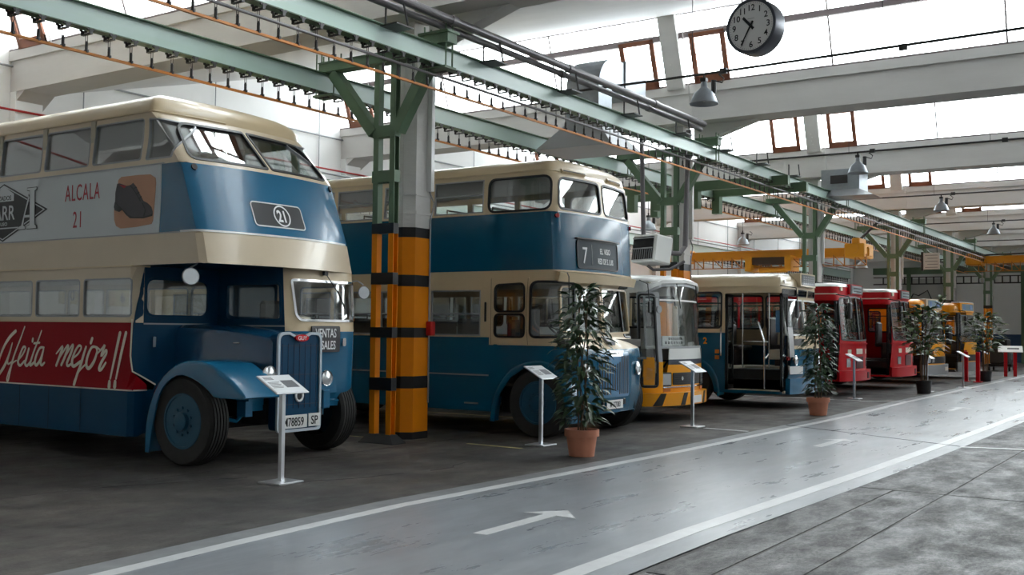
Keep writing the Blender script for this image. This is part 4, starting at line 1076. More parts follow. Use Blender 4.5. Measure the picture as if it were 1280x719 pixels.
bg = U.panel('advert_picture', u2(BOOTBG), M_tan, B1, off=.004, th=.004)
bt = U.panel('painted_boot', u2(BOOT), M_boot, bg, off=.007, th=.003)
U.panel('boot_sole', u2(SOLE), M_blk2, bg, off=.009, th=.003)
U.panel('boot_lining', [uq(Y, z) for Y, z in LINING]+[uq(10.74, 3.2)], M_redtxt, bg, off=.009, th=.003)
v, f = union_flat([stroke(u2([(10.50, 3.17), (10.42, 3.10), (10.31, 2.98)]), .012), stroke(u2([(10.43, 3.13), (10.38, 3.14)]), .01), stroke(u2([(10.38, 3.06), (10.33, 3.08)]), .01), stroke(u2([(10.33, 3.0), (10.29, 3.03)]), .01), stroke(u2([(10.27, 2.95), (10.22, 2.87), (10.24, 2.80)]), .012)])
U.decal(v, f, 'boot_lace', M_blk2, bg, 0, 0, off=.010)

# lower saloon (behind the bulkhead at Y = 10.37)
Lw = Skin(2.43, 7.73, D=.10, n=5, lw=.5); l0 = 10.37
def offset_skin(sk, dx, dy):
    base = sk.pt
    def pt(s, z, off=0): return base(s, z, off)+Vector((dx, dy, 0))
    sk.pt = pt; return sk
Lw = offset_skin(Lw, 0, l0-9.1)
lq = lambda Y, z, side=-1: (Lw.sy(max(Y-l0, .0), side), z)
TL = Lw.sL
lowW = []
for k in range(7):
    a = 10.44+k*.985; lowW.append([(a, 1.65), (a+.90, 1.65), (a+.90, 2.09), (a, 2.09)])
hn = [rq([lq(Y, z) for Y, z in P], .05) for P in lowW]; hf = [rq([lq(Y, z, 1) for Y, z in P], .05) for P in lowW]
bw = rr(Lw.sx(-1.06), Lw.sx(-.15), 1.66, 2.10, .13)
cr_ = lq(10.405, 1.52)[0]
Lw.panel('window_band', [(-TL, 1.58), (lq(10.385, 1.58)[0], 1.58), (lq(10.385, 2.24)[0], 2.24), (-TL, 2.24)], M_cream2, B1, holes=hn)
Lw.panel('advert_panel', [(-TL, .80), lq(10.38, .80), lq(10.38, .86), lq(10.42, 1.02), lq(10.43, 1.2), lq(10.42, 1.58), (-TL, 1.58)], M_adred, B1)
Lw.panel('skirt_panel', [(-TL, .27), lq(10.39, .27), lq(10.37, .80), (-TL, .80)], M_blueD, B1)
Lw.panel('bulkhead', [(lq(10.385, .3)[0], .3), (Lw.sx(1.0), .3), (Lw.sx(1.0), 2.24), (lq(10.385, 2.24)[0], 2.24), (lq(10.41, 1.58)[0], 1.58), (lq(10.42, 1.2)[0], 1.2), (lq(10.41, 1.02)[0], 1.02), (lq(10.375, .86)[0], .86)], M_blueD, B1, holes=[bw])
Lw.panel('far_side_panel', [(Lw.sx(1.0), .27), (TL, .27), (TL, 2.24), (Lw.sx(1.0), 2.24)], M_cream2, B1, holes=hf)
for P in hn+hf: Lw.window('window', P, G_bus, M_steelgrey, B1, fw=.016, foff=.003, depth=.015)
Lw.window('bulkhead_window', bw, G_bus, M_blueD, B1, fw=.03, foff=.008)
trim_line(Lw, [(-TL, .80), lq(10.38, .80)], .016, M_ltxt, B1)
trim_line(Lw, [lq(10.375, .86), lq(10.41, 1.02), lq(10.43, 1.2), lq(10.42, 1.58), lq(10.42, 1.62)], .016, M_ltxt, B1)
trim_line(Lw, [(lq(10.385, 1.57)[0], 1.57), (Lw.sx(-.1), 1.57)], .018, M_steelgrey, B1)
trim_line(Lw, [lq(10.37, .27), lq(10.37, .80)], .014, M_ltxt, B1)
trim_line(Lw, [(-TL, 1.59), lq(10.43, 1.59)], .02, M_cream, B1, off=.014, th=.018)
trim_line(Lw, [(-TL, 2.235), lq(10.38, 2.235)], .02, M_cream, B1, off=.014, th=.018)
for Yp in (11.35, 12.0, 12.62, 13.5, 14.6):
    trim_line(Lw, [lq(Yp, .28), lq(Yp, .79)], .008, M_dark, B1, 'panel_joint', off=.001, th=.004)
for nm, sub in (('painted_word', SCRIPT[:11]), ('painted_word', SCRIPT[11:19]), ('painted_exclamation', [SCRIPT[19], SCRIPT[21]]), ('painted_exclamation', [SCRIPT[20], SCRIPT[22]])):
    v, f = union_flat([stroke([lq(Y, z) for Y, z in P], [x*.9 for x in w]) for P, w in sub]); Lw.decal(v, f, nm, M_ltxt, B1, 0, 0, off=.004)
mb = MB(); mb.box(-1.17, 1.17, 1.32, 8.9, .62, .66); mb.build('saloon_floor', M_int, B1)
seats(B1, (-.66, .66), [1.9+k*.8 for k in range(8)], .66)
mb = MB(); mb.box(-1.14, 1.14, 1.32, 8.9, 2.17, 2.2); mb.build('saloon_ceiling', M_intc, B1)

# driver's cab on the far side of the bonnet
cab = Skin(1.24, 1.27, D=.22, n=3.4, rake=[(.62, .10), (.75, .02), (1.5, 0), (2.24, .06)], lw=.7, backr=.02)
cab = offset_skin(cab, .60, 0)
cs0, cs1 = -cab.sL, cab.sL
ws = rq([(cab.sx(-.47), 1.63), (cab.sx(.55)+.03, 1.63), (cab.sx(.55)+.03, 2.11), (cab.sx(-.47)-.05, 2.11)], [.11, .11, .03, .03])
sw = rr(cab.sy(1.1), cab.sy(.14), 1.63, 2.07, .06)
sf = rr(cab.sy(.2, 1), cab.sy(1.05, 1), 1.63, 2.07, .06)
zb = 1.50; near_s = cab.sy(.10)
cab.panel('cab_front', [(near_s, zb), (cs1, zb), (cs1, 2.25), (near_s, 2.25)], M_cream, B1, holes=[ws, sf], res=.05)
cab.panel('cab_side', [(cs0, .5), (near_s, .5), (near_s, 2.25), (cs0, 2.25)], M_blueD, B1, holes=[sw])
cab.panel('cab_lower_panel', [(near_s, .70), (cab.sx(-.1), .64), (cs1, .62), (cs1, zb), (near_s, zb)], M_blue, B1, res=.05)
cab.window('windscreen', ws, G_clear, M_chr, B1, fw=.03, foff=.015); cab.window('cab_window', sw, G_bus, M_blueD, B1, fw=.03); cab.window('cab_window', sf, G_bus, M_steelgrey, B1, fw=.02)
trim_line(cab, [(near_s-.0, 1.56), (cab.sy(1.2), 1.56)], .02, M_steelgrey, B1)
cab.panel('cab_apron', [(cab.sx(-.15), .60), (cab.sx(.55)+.2, .56), (cab.sx(.55)+.2, .66), (cab.sx(-.15), .68)], M_blue, B1, off=.04, th=.05)
for z in (1.13, 1.19): cab.panel('vent_louvre', rr(cab.sx(-.12), cab.sx(.18), z, z+.022, .01), M_blue, B1, off=.018, th=.02)
mb = MB(); mb.box(.02, 1.18, .1, 1.2, .9, .95); mb.box(.05, .6, .08, .3, 1.28, 1.56); mb.build('cab_floor', M_blueD, B1)
mb = MB(); mb.box(.35, .85, .85, .95, 1.25, 1.88, bev=.08); mb.box(.35, .85, .5, .95, 1.2, 1.32, bev=.04); mb.box(.5, .7, .6, .8, .95, 1.22); mb.build('driver_seat', M_seat, B1, smooth=True)
steering(B1, .60, .42, 1.58, .22, 40)
mb = MB(); mb.lathe([(0, 0), (.17, 0), (.2, .03), (.19, .07), (.1, .09), (0, .09)], rotM((.28, .22, 1.6)), 24); mb.build('instrument_cowl', M_intc, B1, smooth=True)
# wiper on the windscreen
a = cab.pt(cab.sx(-.02), 2.2, .05); b = cab.pt(cab.sx(.2), 1.95, .05); c = cab.pt(cab.sx(.3), 1.78, .05)
mb = MB(); mb.tube([a, b], .006, 6); mb.tube([b-(c-b)*.3, c], .010, 6); mb.box(a.x-.03, a.x+.03, a.y-.01, a.y+.03, a.z-.02, a.z+.03); mb.build('wiper', M_black, B1)
# VENTAS ROSALES board
vp = rr(cab.sx(-.27), cab.sx(.215), 1.25, 1.565, .025); vb = cab.panel('destination_board', vp, M_dgrey, B1, off=.03, th=.02)
M_db = mat('grey_board_paint', srgb(62, 60, 62), .4); vb.data.materials[0] = M_db
cab.text('VENTAS', cab.sx(-.215), 1.43, .105, M_wht2, vb, off=.034, wscale=.68, bold=.02)
cab.text('ROSALES', cab.sx(-.25), 1.285, .105, M_wht2, vb, off=.034, wscale=.66, bold=.02)
cab.panel('side_lamp', rr(cab.sx(.27), cab.sx(.33), 1.32, 1.42, .02), M_chr, B1, off=.03, th=.03)
mirror_head(B1, (1.32, .05, 2.0), [(1.12, .2, 2.12), (1.25, .1, 2.15), (1.32, .06, 2.1)], .085, (-.3, -1, 0))
mirror_head(B1, (-1.13, .42, 2.10), [(-1.05, .35, 2.3), (-1.08, .38, 2.24), (-1.16, .44, 2.18)], .10, (-.35, -1, .05))

# bonnet: lofted from the bulkhead to the radiator
mb = MB(); rings = []
for Y, x0, x1, zt in ((10.37, 8.30, 9.35, 1.58), (9.9, 8.34, 9.3, 1.57), (9.3, 8.42, 9.24, 1.52), (8.93, 8.49, 9.18, 1.46)):
    y = Y-9.1; a, b = x0-8.93, x1-8.93; c = .09; ring = [(a, y, .78), (a, y, zt-c-.03), (a+c*.3, y, zt-c*.35-.02), (a+c, y, zt-.02), ((a+b)/2, y, zt), (b-c, y, zt-.02), (b-c*.3, y, zt-c*.35-.02), (b, y, zt-c-.03), (b, y, .78)]
    rings.append([mb.v(p) for p in ring])
for A, B in zip(rings, rings[1:]):
    for k in range(8): mb._f([A[k], A[k+1], B[k+1], B[k]])
mb._f(rings[0]); mb._f(rings[-1]); mb.build('bonnet', mat('bonnet_blue_paint', srgb(18, 72, 108), .25, coat=.5, noise=.15, nscale=2), B1, smooth=True, ang=40)
for Y in (9.95, 9.45):
    mb = MB(); mb.tube([(-.555+(10.37-Y)*.08, Y-9.1+.09, 1.36), (-.60+(10.37-Y)*.08, Y-9.1+.05, 1.36), (-.60+(10.37-Y)*.08, Y-9.1-.05, 1.36), (-.555+(10.37-Y)*.08, Y-9.1-.09, 1.36)], .009, 6); mb.build('bonnet_handle', M_steelgrey, B1)
# radiator shell with pale rim
rx0, rx1, rz0, rz1, ry = -.43, .23, .37, 1.47, -.25
cx_ = (rx0+rx1)/2
def radp(e, dz=0):
    P = [(rx0-e, rz0-e), (rx1+e, rz0-e), (rx1+e, rz1+e-.0), (cx_+.17, rz1+e+.005), (cx_+.09, rz1-.03+e), (cx_, rz1-.065+e), (cx_-.09, rz1-.03+e), (cx_-.17, rz1+e+.005), (rx0-e, rz1+e)]
    return rq(P, [.06, .06, .09, 0, 0, 0, 0, 0, .09], 5)
mb = MB(); mb.prism([(x, ry, z) for x, z in radp(0)], (0, .14, 0)); mb.build('radiator', M_blueD, B1)
V, F = cdt(radp(.018), [radp(-.012)]); mb = MB(); vs = [mb.v((p.x, ry-.02, p.y)) for p in V]
for f_ in F: mb._f([vs[i] for i in f_])
r_ = bmesh.ops.extrude_face_region(mb.bm, geom=mb.bm.faces[:])
for g in r_['geom']:
    if isinstance(g, bmesh.types.BMVert): g.co.y += .03
mb.build('radiator_rim', mat('pale_rim_paint', srgb(190, 200, 208), .3, metal=.2), B1)
mb = MB()
for k in range(7): x = rx0+.06+k*.09; mb.box(x, x+.007, ry-.004, ry, .62, 1.36)
for z in (.66, 1.0, 1.33): mb.box(rx0+.03, rx1-.03, ry-.005, ry, z, z+.008)
mb.build('radiator_seam', mat('navy_seam', srgb(8, 34, 62), .5), B1)
mb = MB(); mb.prism([(cx_+.105*math.cos(t), ry-.045, 1.425+.04*math.sin(t)) for t in [2*math.pi*k/24 for k in range(24)]], (0, .03, 0)); bd = mb.build('maker_badge', M_red, B1)
flat_text('GUY', rotM((cx_, ry-.045, 1.402), R(90), 0, 0), .046, M_wht2, bd, wscale=1.1, bold=.02, align='CENTER')
mb = MB(); mb.tube([(cx_+.0+.055*math.cos(2*math.pi*k/24), ry-.01, .76+.06*math.sin(2*math.pi*k/24)) for k in range(24)], .014, 8, closed=True); hr = mb.build('crank_hole_ring', M_wht2, B1)
mb = MB(); mb.cyl((cx_, ry-.008, .76), (cx_, ry+.01, .76), .05, 20); mb.build('crank_hole', M_blk2, hr)
plate(B1, cx_-.10, ry-.02, .47, .44, .15, 'M78859', hh=.1, ws=.72); plate(B1, cx_+.235, ry-.02, .475, .19, .15, 'SP', hh=.1, ws=.85)
headlamp(B1, .48, -.12, .94, .095); headlamp(B1, -.54, -.22, 1.02, .095)
mb = MB(); mb.box(-.72, -.56, -.1, .1, .72, .86); mb.box(-.66, -.44, -.04, .06, .6, .74); mb.build('dumb_iron', M_blue, B1)
mb = MB(); mb.box(.4, .52, -.16, .0, .58, .8, bev=.01); mb.box(.38, .55, -.02, .1, .5, .62); mb.build('dumb_iron', M_blue, B1)
# near front wing and wheels
fo = [(10.17, .12), (10.14, .53), (9.97, .89), (9.72, 1.09), (9.5, 1.165), (9.25, 1.17), (9.04, 1.13), (8.76, .98), (8.50, .80)]
fi = [(10.06, .12), (10.0, .45), (9.88, .82), (9.62, 1.0), (9.4, .99), (9.2, .92), (9.08, .85), (8.97, .785), (8.52, .785)]
fender(B1, [(a-9.1, b) for a, b in fo], [(a-9.1, b) for a, b in fi], -1.215, -.62, M_blue, name='front_wing')
wheel(B1, -1.04, .46, .495, .27, -1); wheel(B1, 1.02, .46, .495, .27, 1)
wheel(B1, -1.0, 5.5, .495, .3, -1, rear=True); wheel(B1, 1.0, 5.5, .495, .3, 1, rear=True)
mb = MB(); mb.box(-.45, -.33, -.1, 8.7, .5, .66); mb.box(.33, .45, -.1, 8.7, .5, .66); mb.cyl((-.95, .46, .46), (.95, .46, .46), .05, 10); mb.box(-.35, .3, .1, 1.6, .42, .9); mb.box(-.9, .9, .42, .52, .38, .5); mb.cyl((-.9, 5.5, .5), (.9, 5.5, .5), .09, 10)
mb.box(-.5, .5, 5.3, 5.7, .32, .66); mb.box(-1.05, -.5, 1.4, 4.3, .32, .62); mb.box(.5, 1.05, 1.4, 4.3, .32, .62); mb.build('chassis', M_dark, B1)
mb = MB(); mb.tube([(-1.0, .1, .55), (-.8, .0, .5), (-.7, -.05, .62)], .025, 8); mb.box(-.78, -.68, -.12, .02, .55, .72); mb.build('steering_arm', M_blue, B1)
# handle on the bulkhead panel
mb = MB(); mb.box(-.98, -.94, 1.235, 1.255, 1.3, 1.42); mb.build('grab_handle', M_chr, B1)
# ================================================================== bus 2: full front double decker
B2 = thing('double_decker_bus', 'petrol blue and cream double decker bus with slatted grille, showing route 7', 'bus', (14.065, 7.72, 0))
UP = Skin(2.43, 9.2, bow=.14, rc=.12, rake=[(2.38, .0), (3.25, .05), (3.8, .12), (3.9, .2)], inset=[(2.38, 0), (3.3, 0), (3.85, .03)], lw=1.6)
uy = lambda Y, z, side=-1: UP.q(Y-7.72, z, side)
TS = UP.sL
W2 = [rq([uy(*p) for p in ((7.97, 3.28), (9.04, 3.28), (9.04, 3.77), (7.99, 3.77))], .13)]; sq = []
for k in range(7):
    a = 9.14+k*1.01; sq.append([uy(a, 3.29), uy(a+.91, 3.29), uy(a+.91, 3.77), uy(a, 3.77)])
W2f = [[(-s, z) for s, z in P] for P in W2+sq]
FR = [rq([(UP.sx(-1.07), 3.30), (UP.sx(-.05), 3.29), (UP.sx(-.05), 3.76), (UP.sx(-1.03), 3.76)], [.1, .1, .1, .12]), rq([(UP.sx(.05), 3.29), (UP.sx(1.07), 3.30), (UP.sx(1.03), 3.76), (UP.sx(.05), 3.76)], [.1, .1, .12, .1])]
UP.panel('window_band', [(-TS, 3.25), (TS, 3.25), (TS, 3.86), (-TS, 3.86)], M_cream, B2, holes=W2+sq+W2f+FR, th=.04)
UP.panel('blue_panel', [(-TS, 2.40), (TS, 2.40), (TS, 3.25), (-TS, 3.25)], M_blue2, B2)
for P in W2: UP.window('window', P, G_bus, M_black, B2, fw=.03, foff=.008, depth=.02)
for P in sq:
    s0, s1 = min(p[0] for p in P), max(p[0] for p in P)
    UP.window('window', P, G_bus, M_steelgrey, B2, fw=.02, foff=.004, depth=.02, bars=[rr(s0, s1, 3.545, 3.565, 0)])
for P in W2f: UP.window('window', P, G_bus, M_steelgrey, B2, fw=.02, foff=.004, depth=.02)
for P in FR: UP.window('window', P, G_clear, M_black, B2, fw=.03, foff=.01, depth=.015)
UP.roof('roof', 3.85, .25, M_cream, B2, kf=.5, n=2.8, over=.01, kr=.3)
trim_line(UP, [(-TS, 3.855), (uy(7.95, 3.85)[0], 3.855)], .018, M_cream, B2, 'gutter', .012, .02)
trim_line(UP, [(-TS, 2.40), (TS, 2.40)], .02, M_cream, B2, off=.008)
trim_line(UP, [(UP.sx(-1.1), 3.25), (UP.sx(1.1), 3.25)], .018, M_white, B2, off=.008)
for a, b in ((-.95, -.38), (.3, .85)):
    q_ = UP.panel('roof_vent', rq([(UP.sx(a), 3.83), (UP.sx(b), 3.83), (UP.sx(b)-.02, 3.885), (UP.sx(a)+.02, 3.885)], .02), M_cream, B2, off=.04, th=.05); UP.panel('vent_slot', rr(UP.sx(a)+.03, UP.sx(b)-.03, 3.835, 3.85, .005), M_blk2, q_, off=.045, th=.01)
for x in (-1.12, 1.12): UP.panel('marker_lamp', circ(UP.sx(x), 3.19, .032, 16), M_red_l, B2, off=.03, th=.04)
nb = rr(UP.sx(-.72), UP.sx(.40), 2.47, 2.86, .05); bx = UP.panel('route_box', nb, mat('grey_route_blind', srgb(72, 78, 82), .6, spec=.2), B2, off=.012, th=.03); UP.panel('box_rim', grow(nb, .02), M_black, bx, holes=[nb], off=.022, th=.03)
UP.text('7', UP.sx(-.62), 2.53, .25, M_wht2, bx, 'route_number', off=.015, wscale=.75)
UP.panel('blind_line', rr(UP.sx(-.38), UP.sx(-.375), 2.52, 2.82, 0), M_wht2, bx, off=.015, th=.003)
UP.text('EL VISO', UP.sx(0), 2.69, .085, M_wht2, bx, off=.015, wscale=.8, bold=.02, align='CENTER'); UP.text('RED DE S. LUIS', UP.sx(0.01), 2.54, .085, M_wht2, bx, off=.015, wscale=.62, bold=.015, align='CENTER')
trim_line(UP, [(UP.sx(-.76), 2.89), (UP.sx(.44), 2.89)], .02, M_black, B2, 'box_hood', .05, .05)
# lower body
LW = Skin(2.43, 9.2, bow=.12, rc=.16, rake=[(.33, -.16), (.6, -.20), (1.16, -.20), (1.27, -.17), (1.33, -.10), (1.45, .02), (2.2, .10), (2.4, .03)], lw=1.0)
ly = lambda Y, z, side=-1: LW.q(Y-7.72, z, side)
TL = LW.sL
lw = []
for k in range(7):
    a = 9.17+k*1.01; lw.append([ly(a, 1.46), ly(a+.91, 1.46), ly(a+.91, 2.12), ly(a, 2.12)])
dr = [rq([ly(8.38, 1.81), ly(8.9, 1.81), ly(8.9, 2.20), ly(8.38, 2.22)], .09), rq([ly(8.38, 1.44), ly(8.9, 1.44), ly(8.9, 1.77), ly(8.38, 1.77)], .08)]
dv = rq([ly(7.80, 1.45), ly(8.28, 1.44), ly(8.27, 2.24), ly(7.85, 2.24)], [.1, .1, .13, .1])
lf = [[(-s, z) for s, z in P] for P in lw+dr]
wsn = [rq([(LW.sx(-1.04), 1.52), (LW.sx(-.03), 1.50), (LW.sx(-.03), 2.18), (LW.sx(-1.0), 2.18)], [.08, .03, .03, .1]), rq([(LW.sx(.03), 1.50), (LW.sx(1.04), 1.52), (LW.sx(1.0), 2.18), (LW.sx(.03), 2.18)], [.03, .08, .1, .03])]
arch = [ly(Y, z) for Y, z in ((8.87, .32), (8.80, .60), (8.62, .84), (8.40, .98), (8.15, 1.02), (7.95, .98), (7.80, .84), (7.68, .60), (7.64, .32))]
archf = [(-s, z) for s, z in arch]
zc1, zc2 = 1.43, 1.32
bot = [(-TL, .35), (arch[0][0], .34)]+arch[1:-1]+[(arch[-1][0], .30), (LW.sx(-.9), .33), (LW.sx(.9), .33), (archf[-1][0], .30)]+archf[1:-1][::-1]+[(archf[0][0], .34), (TL, .35)]
st = ly(9.0, 1.4)[0]
LW.panel('lower_panel', bot+[(TL, zc1), (-st, zc1), (-st, zc2), (LW.sx(1.0), 1.28), (LW.sx(0), 1.27), (LW.sx(-1.0), 1.28), (ly(7.9, zc2)[0], zc2), (st, zc2), (st, zc1), (-TL, zc1)], M_blue2, B2, res=.07)
LW.panel('cream_panel', [(-TL, zc1), (st, zc1), (st, zc2), (ly(7.9, zc2)[0], zc2), (LW.sx(-1.0), 1.28), (LW.sx(0), 1.27), (LW.sx(1.0), 1.28), (-st, zc2), (-st, zc1), (TL, zc1), (TL, 2.40), (-TL, 2.40)], M_cream, B2, holes=lw+dr+[dv, [(-s, z) for s, z in dv]]+lf+wsn, th=.04, res=.07)
for P in lw:
    s0, s1 = min(p[0] for p in P), max(p[0] for p in P); LW.window('window', P, G_bus, M_steelgrey, B2, fw=.02, foff=.006, depth=.02, bars=[rr(s0, s1, 1.765, 1.79, 0)])
for P in dr: LW.window('door_window', P, G_bus, M_black, B2, fw=.03, foff=.01)
LW.window('driver_window', dv, G_bus, M_black, B2, fw=.035, foff=.01); LW.window('driver_window', [(-s, z) for s, z in dv], G_bus, M_black, B2, fw=.035, foff=.01)
for P in lf: LW.window('window', P, G_bus, M_steelgrey, B2, fw=.02, foff=.006)
for P in wsn: LW.window('windscreen', P, G_clear, M_cream, B2, fw=.03, foff=.012)
LW.panel('canopy', [(LW.sx(-1.12), 2.27), (LW.sx(1.12), 2.27), (LW.sx(1.12), 2.39), (LW.sx(-1.12), 2.39)], M_cream, B2, off=.11, th=.11)
trim_line(LW, [(-TL, .87), ly(9.0, .87)], .022, M_steelgrey, B2); trim_line(LW, [(-TL, 1.44), ly(9.02, 1.44)], .014, M_cream, B2)
trim_line(LW, [(-TL, 2.15), ly(9.1, 2.15)], .02, M_cream, B2, off=.015, th=.02); trim_line(LW, [ly(8.95, 2.30), ly(8.3, 2.30)], .018, M_cream, B2, off=.015, th=.02)
for Y in (8.97, 8.32): trim_line(LW, [ly(Y, 1.33), ly(Y, 2.3)], .006, M_black, B2, 'door_joint', .001, .004)
LW.panel('door_handle', rr(ly(9.07, 1.8)[0], ly(9.045, 1.8)[0], 1.66, 1.95, .012), M_black, B2, off=.03, th=.02)
LW.panel('fuel_flap', rr(ly(8.92, 1.2)[0], ly(8.84, 1.2)[0], 1.24, 1.33, .03), M_blue2, B2, off=.012, th=.02)
LW.panel('step', rr(ly(9.42, .6)[0], ly(9.18, .6)[0], .44, .46, .0), M_steelgrey, B2, off=.03, th=.03)
mb = MB(); mb.box(-1.2, 1.2, 9.1, 9.14, .5, 3.9); mb.build('rear_wall', M_cream, B2)
mb = MB(); deck(mb, UP, 2.30, 9.1, .06, .04); mb.build('upper_deck_floor', M_int, B2)
mb = MB(); mb.box(-1.15, 1.15, .5, 9.1, 3.86, 3.88); mb.box(-1.15, 1.15, .8, 9.1, 2.24, 2.27); mb.build('ceiling_lining', M_intc, B2)
mb = MB(); mb.box(-1.17, 1.17, .3, 9.1, .72, .76); mb.box(-1.17, 1.17, .95, .98, .76, 1.4); mb.box(-1.17, 1.17, .0, .2, 1.3, 1.42); mb.build('saloon_floor', M_int, B2)
seats(B2, (-.68, .68), [.9+k*.85 for k in range(8)], 2.36); seats(B2, (-.68, .68), [1.5+k*.85 for k in range(8)], .76)
mb = MB(); mb.box(-.95, -.45, .85, .95, 1.2, 1.9, bev=.08); mb.box(-.95, -.45, .5, .95, 1.15, 1.27, bev=.04); mb.build('driver_seat', M_seat, B2, smooth=True)
steering(B2, -.68, .38, 1.55, .23, 40)
# grille, badge, lamps, plate
gy = lambda x, z: LW.pt(LW.sx(x), z).y
gr = LW.panel('grille', rr(LW.sx(-.52), LW.sx(.42), .56, 1.22, .03), mat('grille_blue_paint', srgb(0, 104, 150), .3, coat=.4), B2, off=.012, th=.02)
for k in range(13):
    x = -.50+k*.0715; z1 = 1.17-abs(k-6)*0.0-(.09 if 3 < k < 9 else 0)
    LW.panel('grille_slot', rr(LW.sx(x), LW.sx(x)+.034, .60+(.06 if 4 < k < 8 else 0), z1-.04*max(0, 2-abs(k-6))/2, .01), M_blk2, gr, off=.016, th=.008)
bdg = LW.panel('maker_badge', rq([(LW.sx(-.17), 1.165), (LW.sx(.17), 1.165), (LW.sx(.22), 1.245), (LW.sx(-.22), 1.245)], .02), M_chr, B2, off=.025, th=.02); LW.text('LEYLAND', LW.sx(0), 1.188, .035, M_blk2, bdg, off=.027, wscale=.9, bold=.01, align='CENTER')
mb = MB(); mb.prism([(-.1, -.12, 1.33), (.1, -.12, 1.33), (.08, .06, 1.44), (-.08, .06, 1.44)], (0, 0, .05)); mb.build('bonnet_vent', M_steelgrey, B2)
for x in (-.80, .80): headlamp(B2, x, gy(x, .97)-.02, .97, .105, dep=.08, tilt=.15*(1 if x > 0 else -1))
plate(B2, -.04, gy(0, .46)-.02, .455, .50, .13, 'M 177383', hh=.08, ws=.72)
for x in (-.36, .28): mb = MB(); mb.box(x-.035, x+.035, gy(x, .45)-.03, gy(x, .45), .44, .53, bev=.01); mb.build('dumb_iron_plug', M_black, B2)
fo = [(8.98, .20), (8.93, .52), (8.78, .80), (8.55, 1.02), (8.15, 1.12), (7.88, 1.06), (7.70, .88), (7.60, .60), (7.56, .24)]
fi = [(8.88, .20), (8.83, .52), (8.68, .76), (8.48, .94), (8.15, 1.03), (7.93, .98), (7.78, .82), (7.69, .58), (7.65, .24)]
for sd in (-1,): fender(B2, [(a-7.72, b) for a, b in fo], [(a-7.72, b) for a, b in fi], sd*1.235, sd*1.0, M_blue2)
mb = MB()
for sd in (-1, 1): mb.box(sd*.78, sd*.80, -.1, 1.3, .35, 1.1)
mb.box(-1.19, 1.19, -.1, 1.35, 1.10, 1.13); mb.build('inner_arch', M_dark, B2)
for sd in (-1, 1): wheel(B2, sd*1.05, .44, .50, .28, sd); wheel(B2, sd*1.0, 5.6, .5, .3, sd, rear=True)
mb = MB(); mb.box(-.45, -.33, -.1, 8.9, .5, .66); mb.box(.33, .45, -.1, 8.9, .5, .66); mb.cyl((-.95, .44, .5), (.95, .44, .5), .05, 10); mb.box(-.4, .4, .0, 1.6, .35, .9); mb.box(-1.1, 1.1, 1.6, 4.6, .42, .68); mb.cyl((-.9, 5.6, .5), (.9, 5.6, .5), .09, 10); mb.box(-1.1, 1.1, 6.4, 8.9, .42, .68); mb.build('chassis', M_dark, B2)
mb = MB(); mb.tube([(-1.12, .0, 2.36), (-1.28, -.12, 2.3), (-1.3, -.14, 2.0)], .008, 6); mb.box(-1.33, -1.24, -.16, -.13, 1.78, 2.02, bev=.01); mb.build('mirror', M_black, B2)
mb = MB(); mb.tube([(1.12, .0, 2.36), (1.22, -.1, 2.3), (1.24, -.12, 2.0)], .008, 6); mb.box(1.2, 1.29, -.14, -.11, 1.84, 2.02, bev=.01); mb.build('mirror', M_black, B2)
# ================================================================== bus 3: small yellow and white bus with a tall curved windscreen
B3 = thing('midi_bus', 'small yellow and white bus with tall curved windscreen and striped bumper', 'bus', (17.4, 7.85, 0))
S3 = Skin(2.2, 7.2, bow=.16, rc=.22, rake=[(.27, .0), (1.0, 0), (1.25, .03), (2.4, .12)], inset=[(.27, .0), (1.2, 0), (2.4, .04)], lw=1.2)
q3 = lambda Y, z, side=-1: S3.q(Y-7.85, z, side)
TL = S3.sL
door = [q3(*p) for p in ((7.98, .42), (8.50, .42), (8.50, 2.2), (7.98, 2.2))]
wn = [rr(q3(8.62+k*1.25+1.15, 1.7)[0], q3(8.62+k*1.25, 1.7)[0], 1.62, 2.2, .08) for k in range(4)]; wnf = [[(-s, z) for s, z in P] for P in wn]
ws = rq([(S3.sx(-1.0)-.10, 1.27), (S3.sx(1.0)+.10, 1.27), (S3.sx(1.0)+.10, 2.20), (S3.sx(.75), 2.34), (0, 2.375), (S3.sx(-.75), 2.34), (S3.sx(-1.0)-.10, 2.20)], [.05, .05, .1, .2, .3, .2, .1])
arch = [q3(Y, z) for Y, z in ((10.2, .25), (10.1, .6), (9.75, .85), (9.4, .6), (9.3, .25))]
H3 = [door, ws]+wn+wnf
for nm, z0, z1, m in (('yellow_panel', .30, .97, M_yellow), ('dark_band', .97, 1.06, mat('dark_blue_band', srgb(24, 40, 60), .35)), ('silver_band', 1.06, 1.27, M_white), ('white_panel', 1.27, 2.42, M_white)):
    S3.panel(nm, [(-TL, z0), (TL, z0), (TL, z1), (-TL, z1)], m, B3, holes=H3, res=.07, zres=.15)
S3.window('windscreen', ws, G_clear, M_steelgrey, B3, fw=.04, foff=.01, bars=[[(S3.sx(-1.0)-.10, 2.075), (S3.sx(1.0)+.10, 2.075), (S3.sx(1.0)+.10, 2.105), (S3.sx(-1.0)-.10, 2.105)]], barm=M_white)
for P in wn+wnf: S3.window('window', P, G_bus, M_black, B3, fw=.035, foff=.006)
S3.roof('roof', 2.41, .13, M_white, B3, kf=.5, n=2.8, over=.015)
S3.panel('visor_arch', [(S3.sx(-1.0)-.12, 2.23), (S3.sx(-.75), 2.37), (0, 2.405), (S3.sx(.75), 2.37), (S3.sx(1.0)+.12, 2.23), (S3.sx(1.0)+.12, 2.30), (S3.sx(.75), 2.43), (0, 2.46), (S3.sx(-.75), 2.43), (S3.sx(-1.0)-.12, 2.30)], M_white, B3, off=.05, th=.06, res=.05)
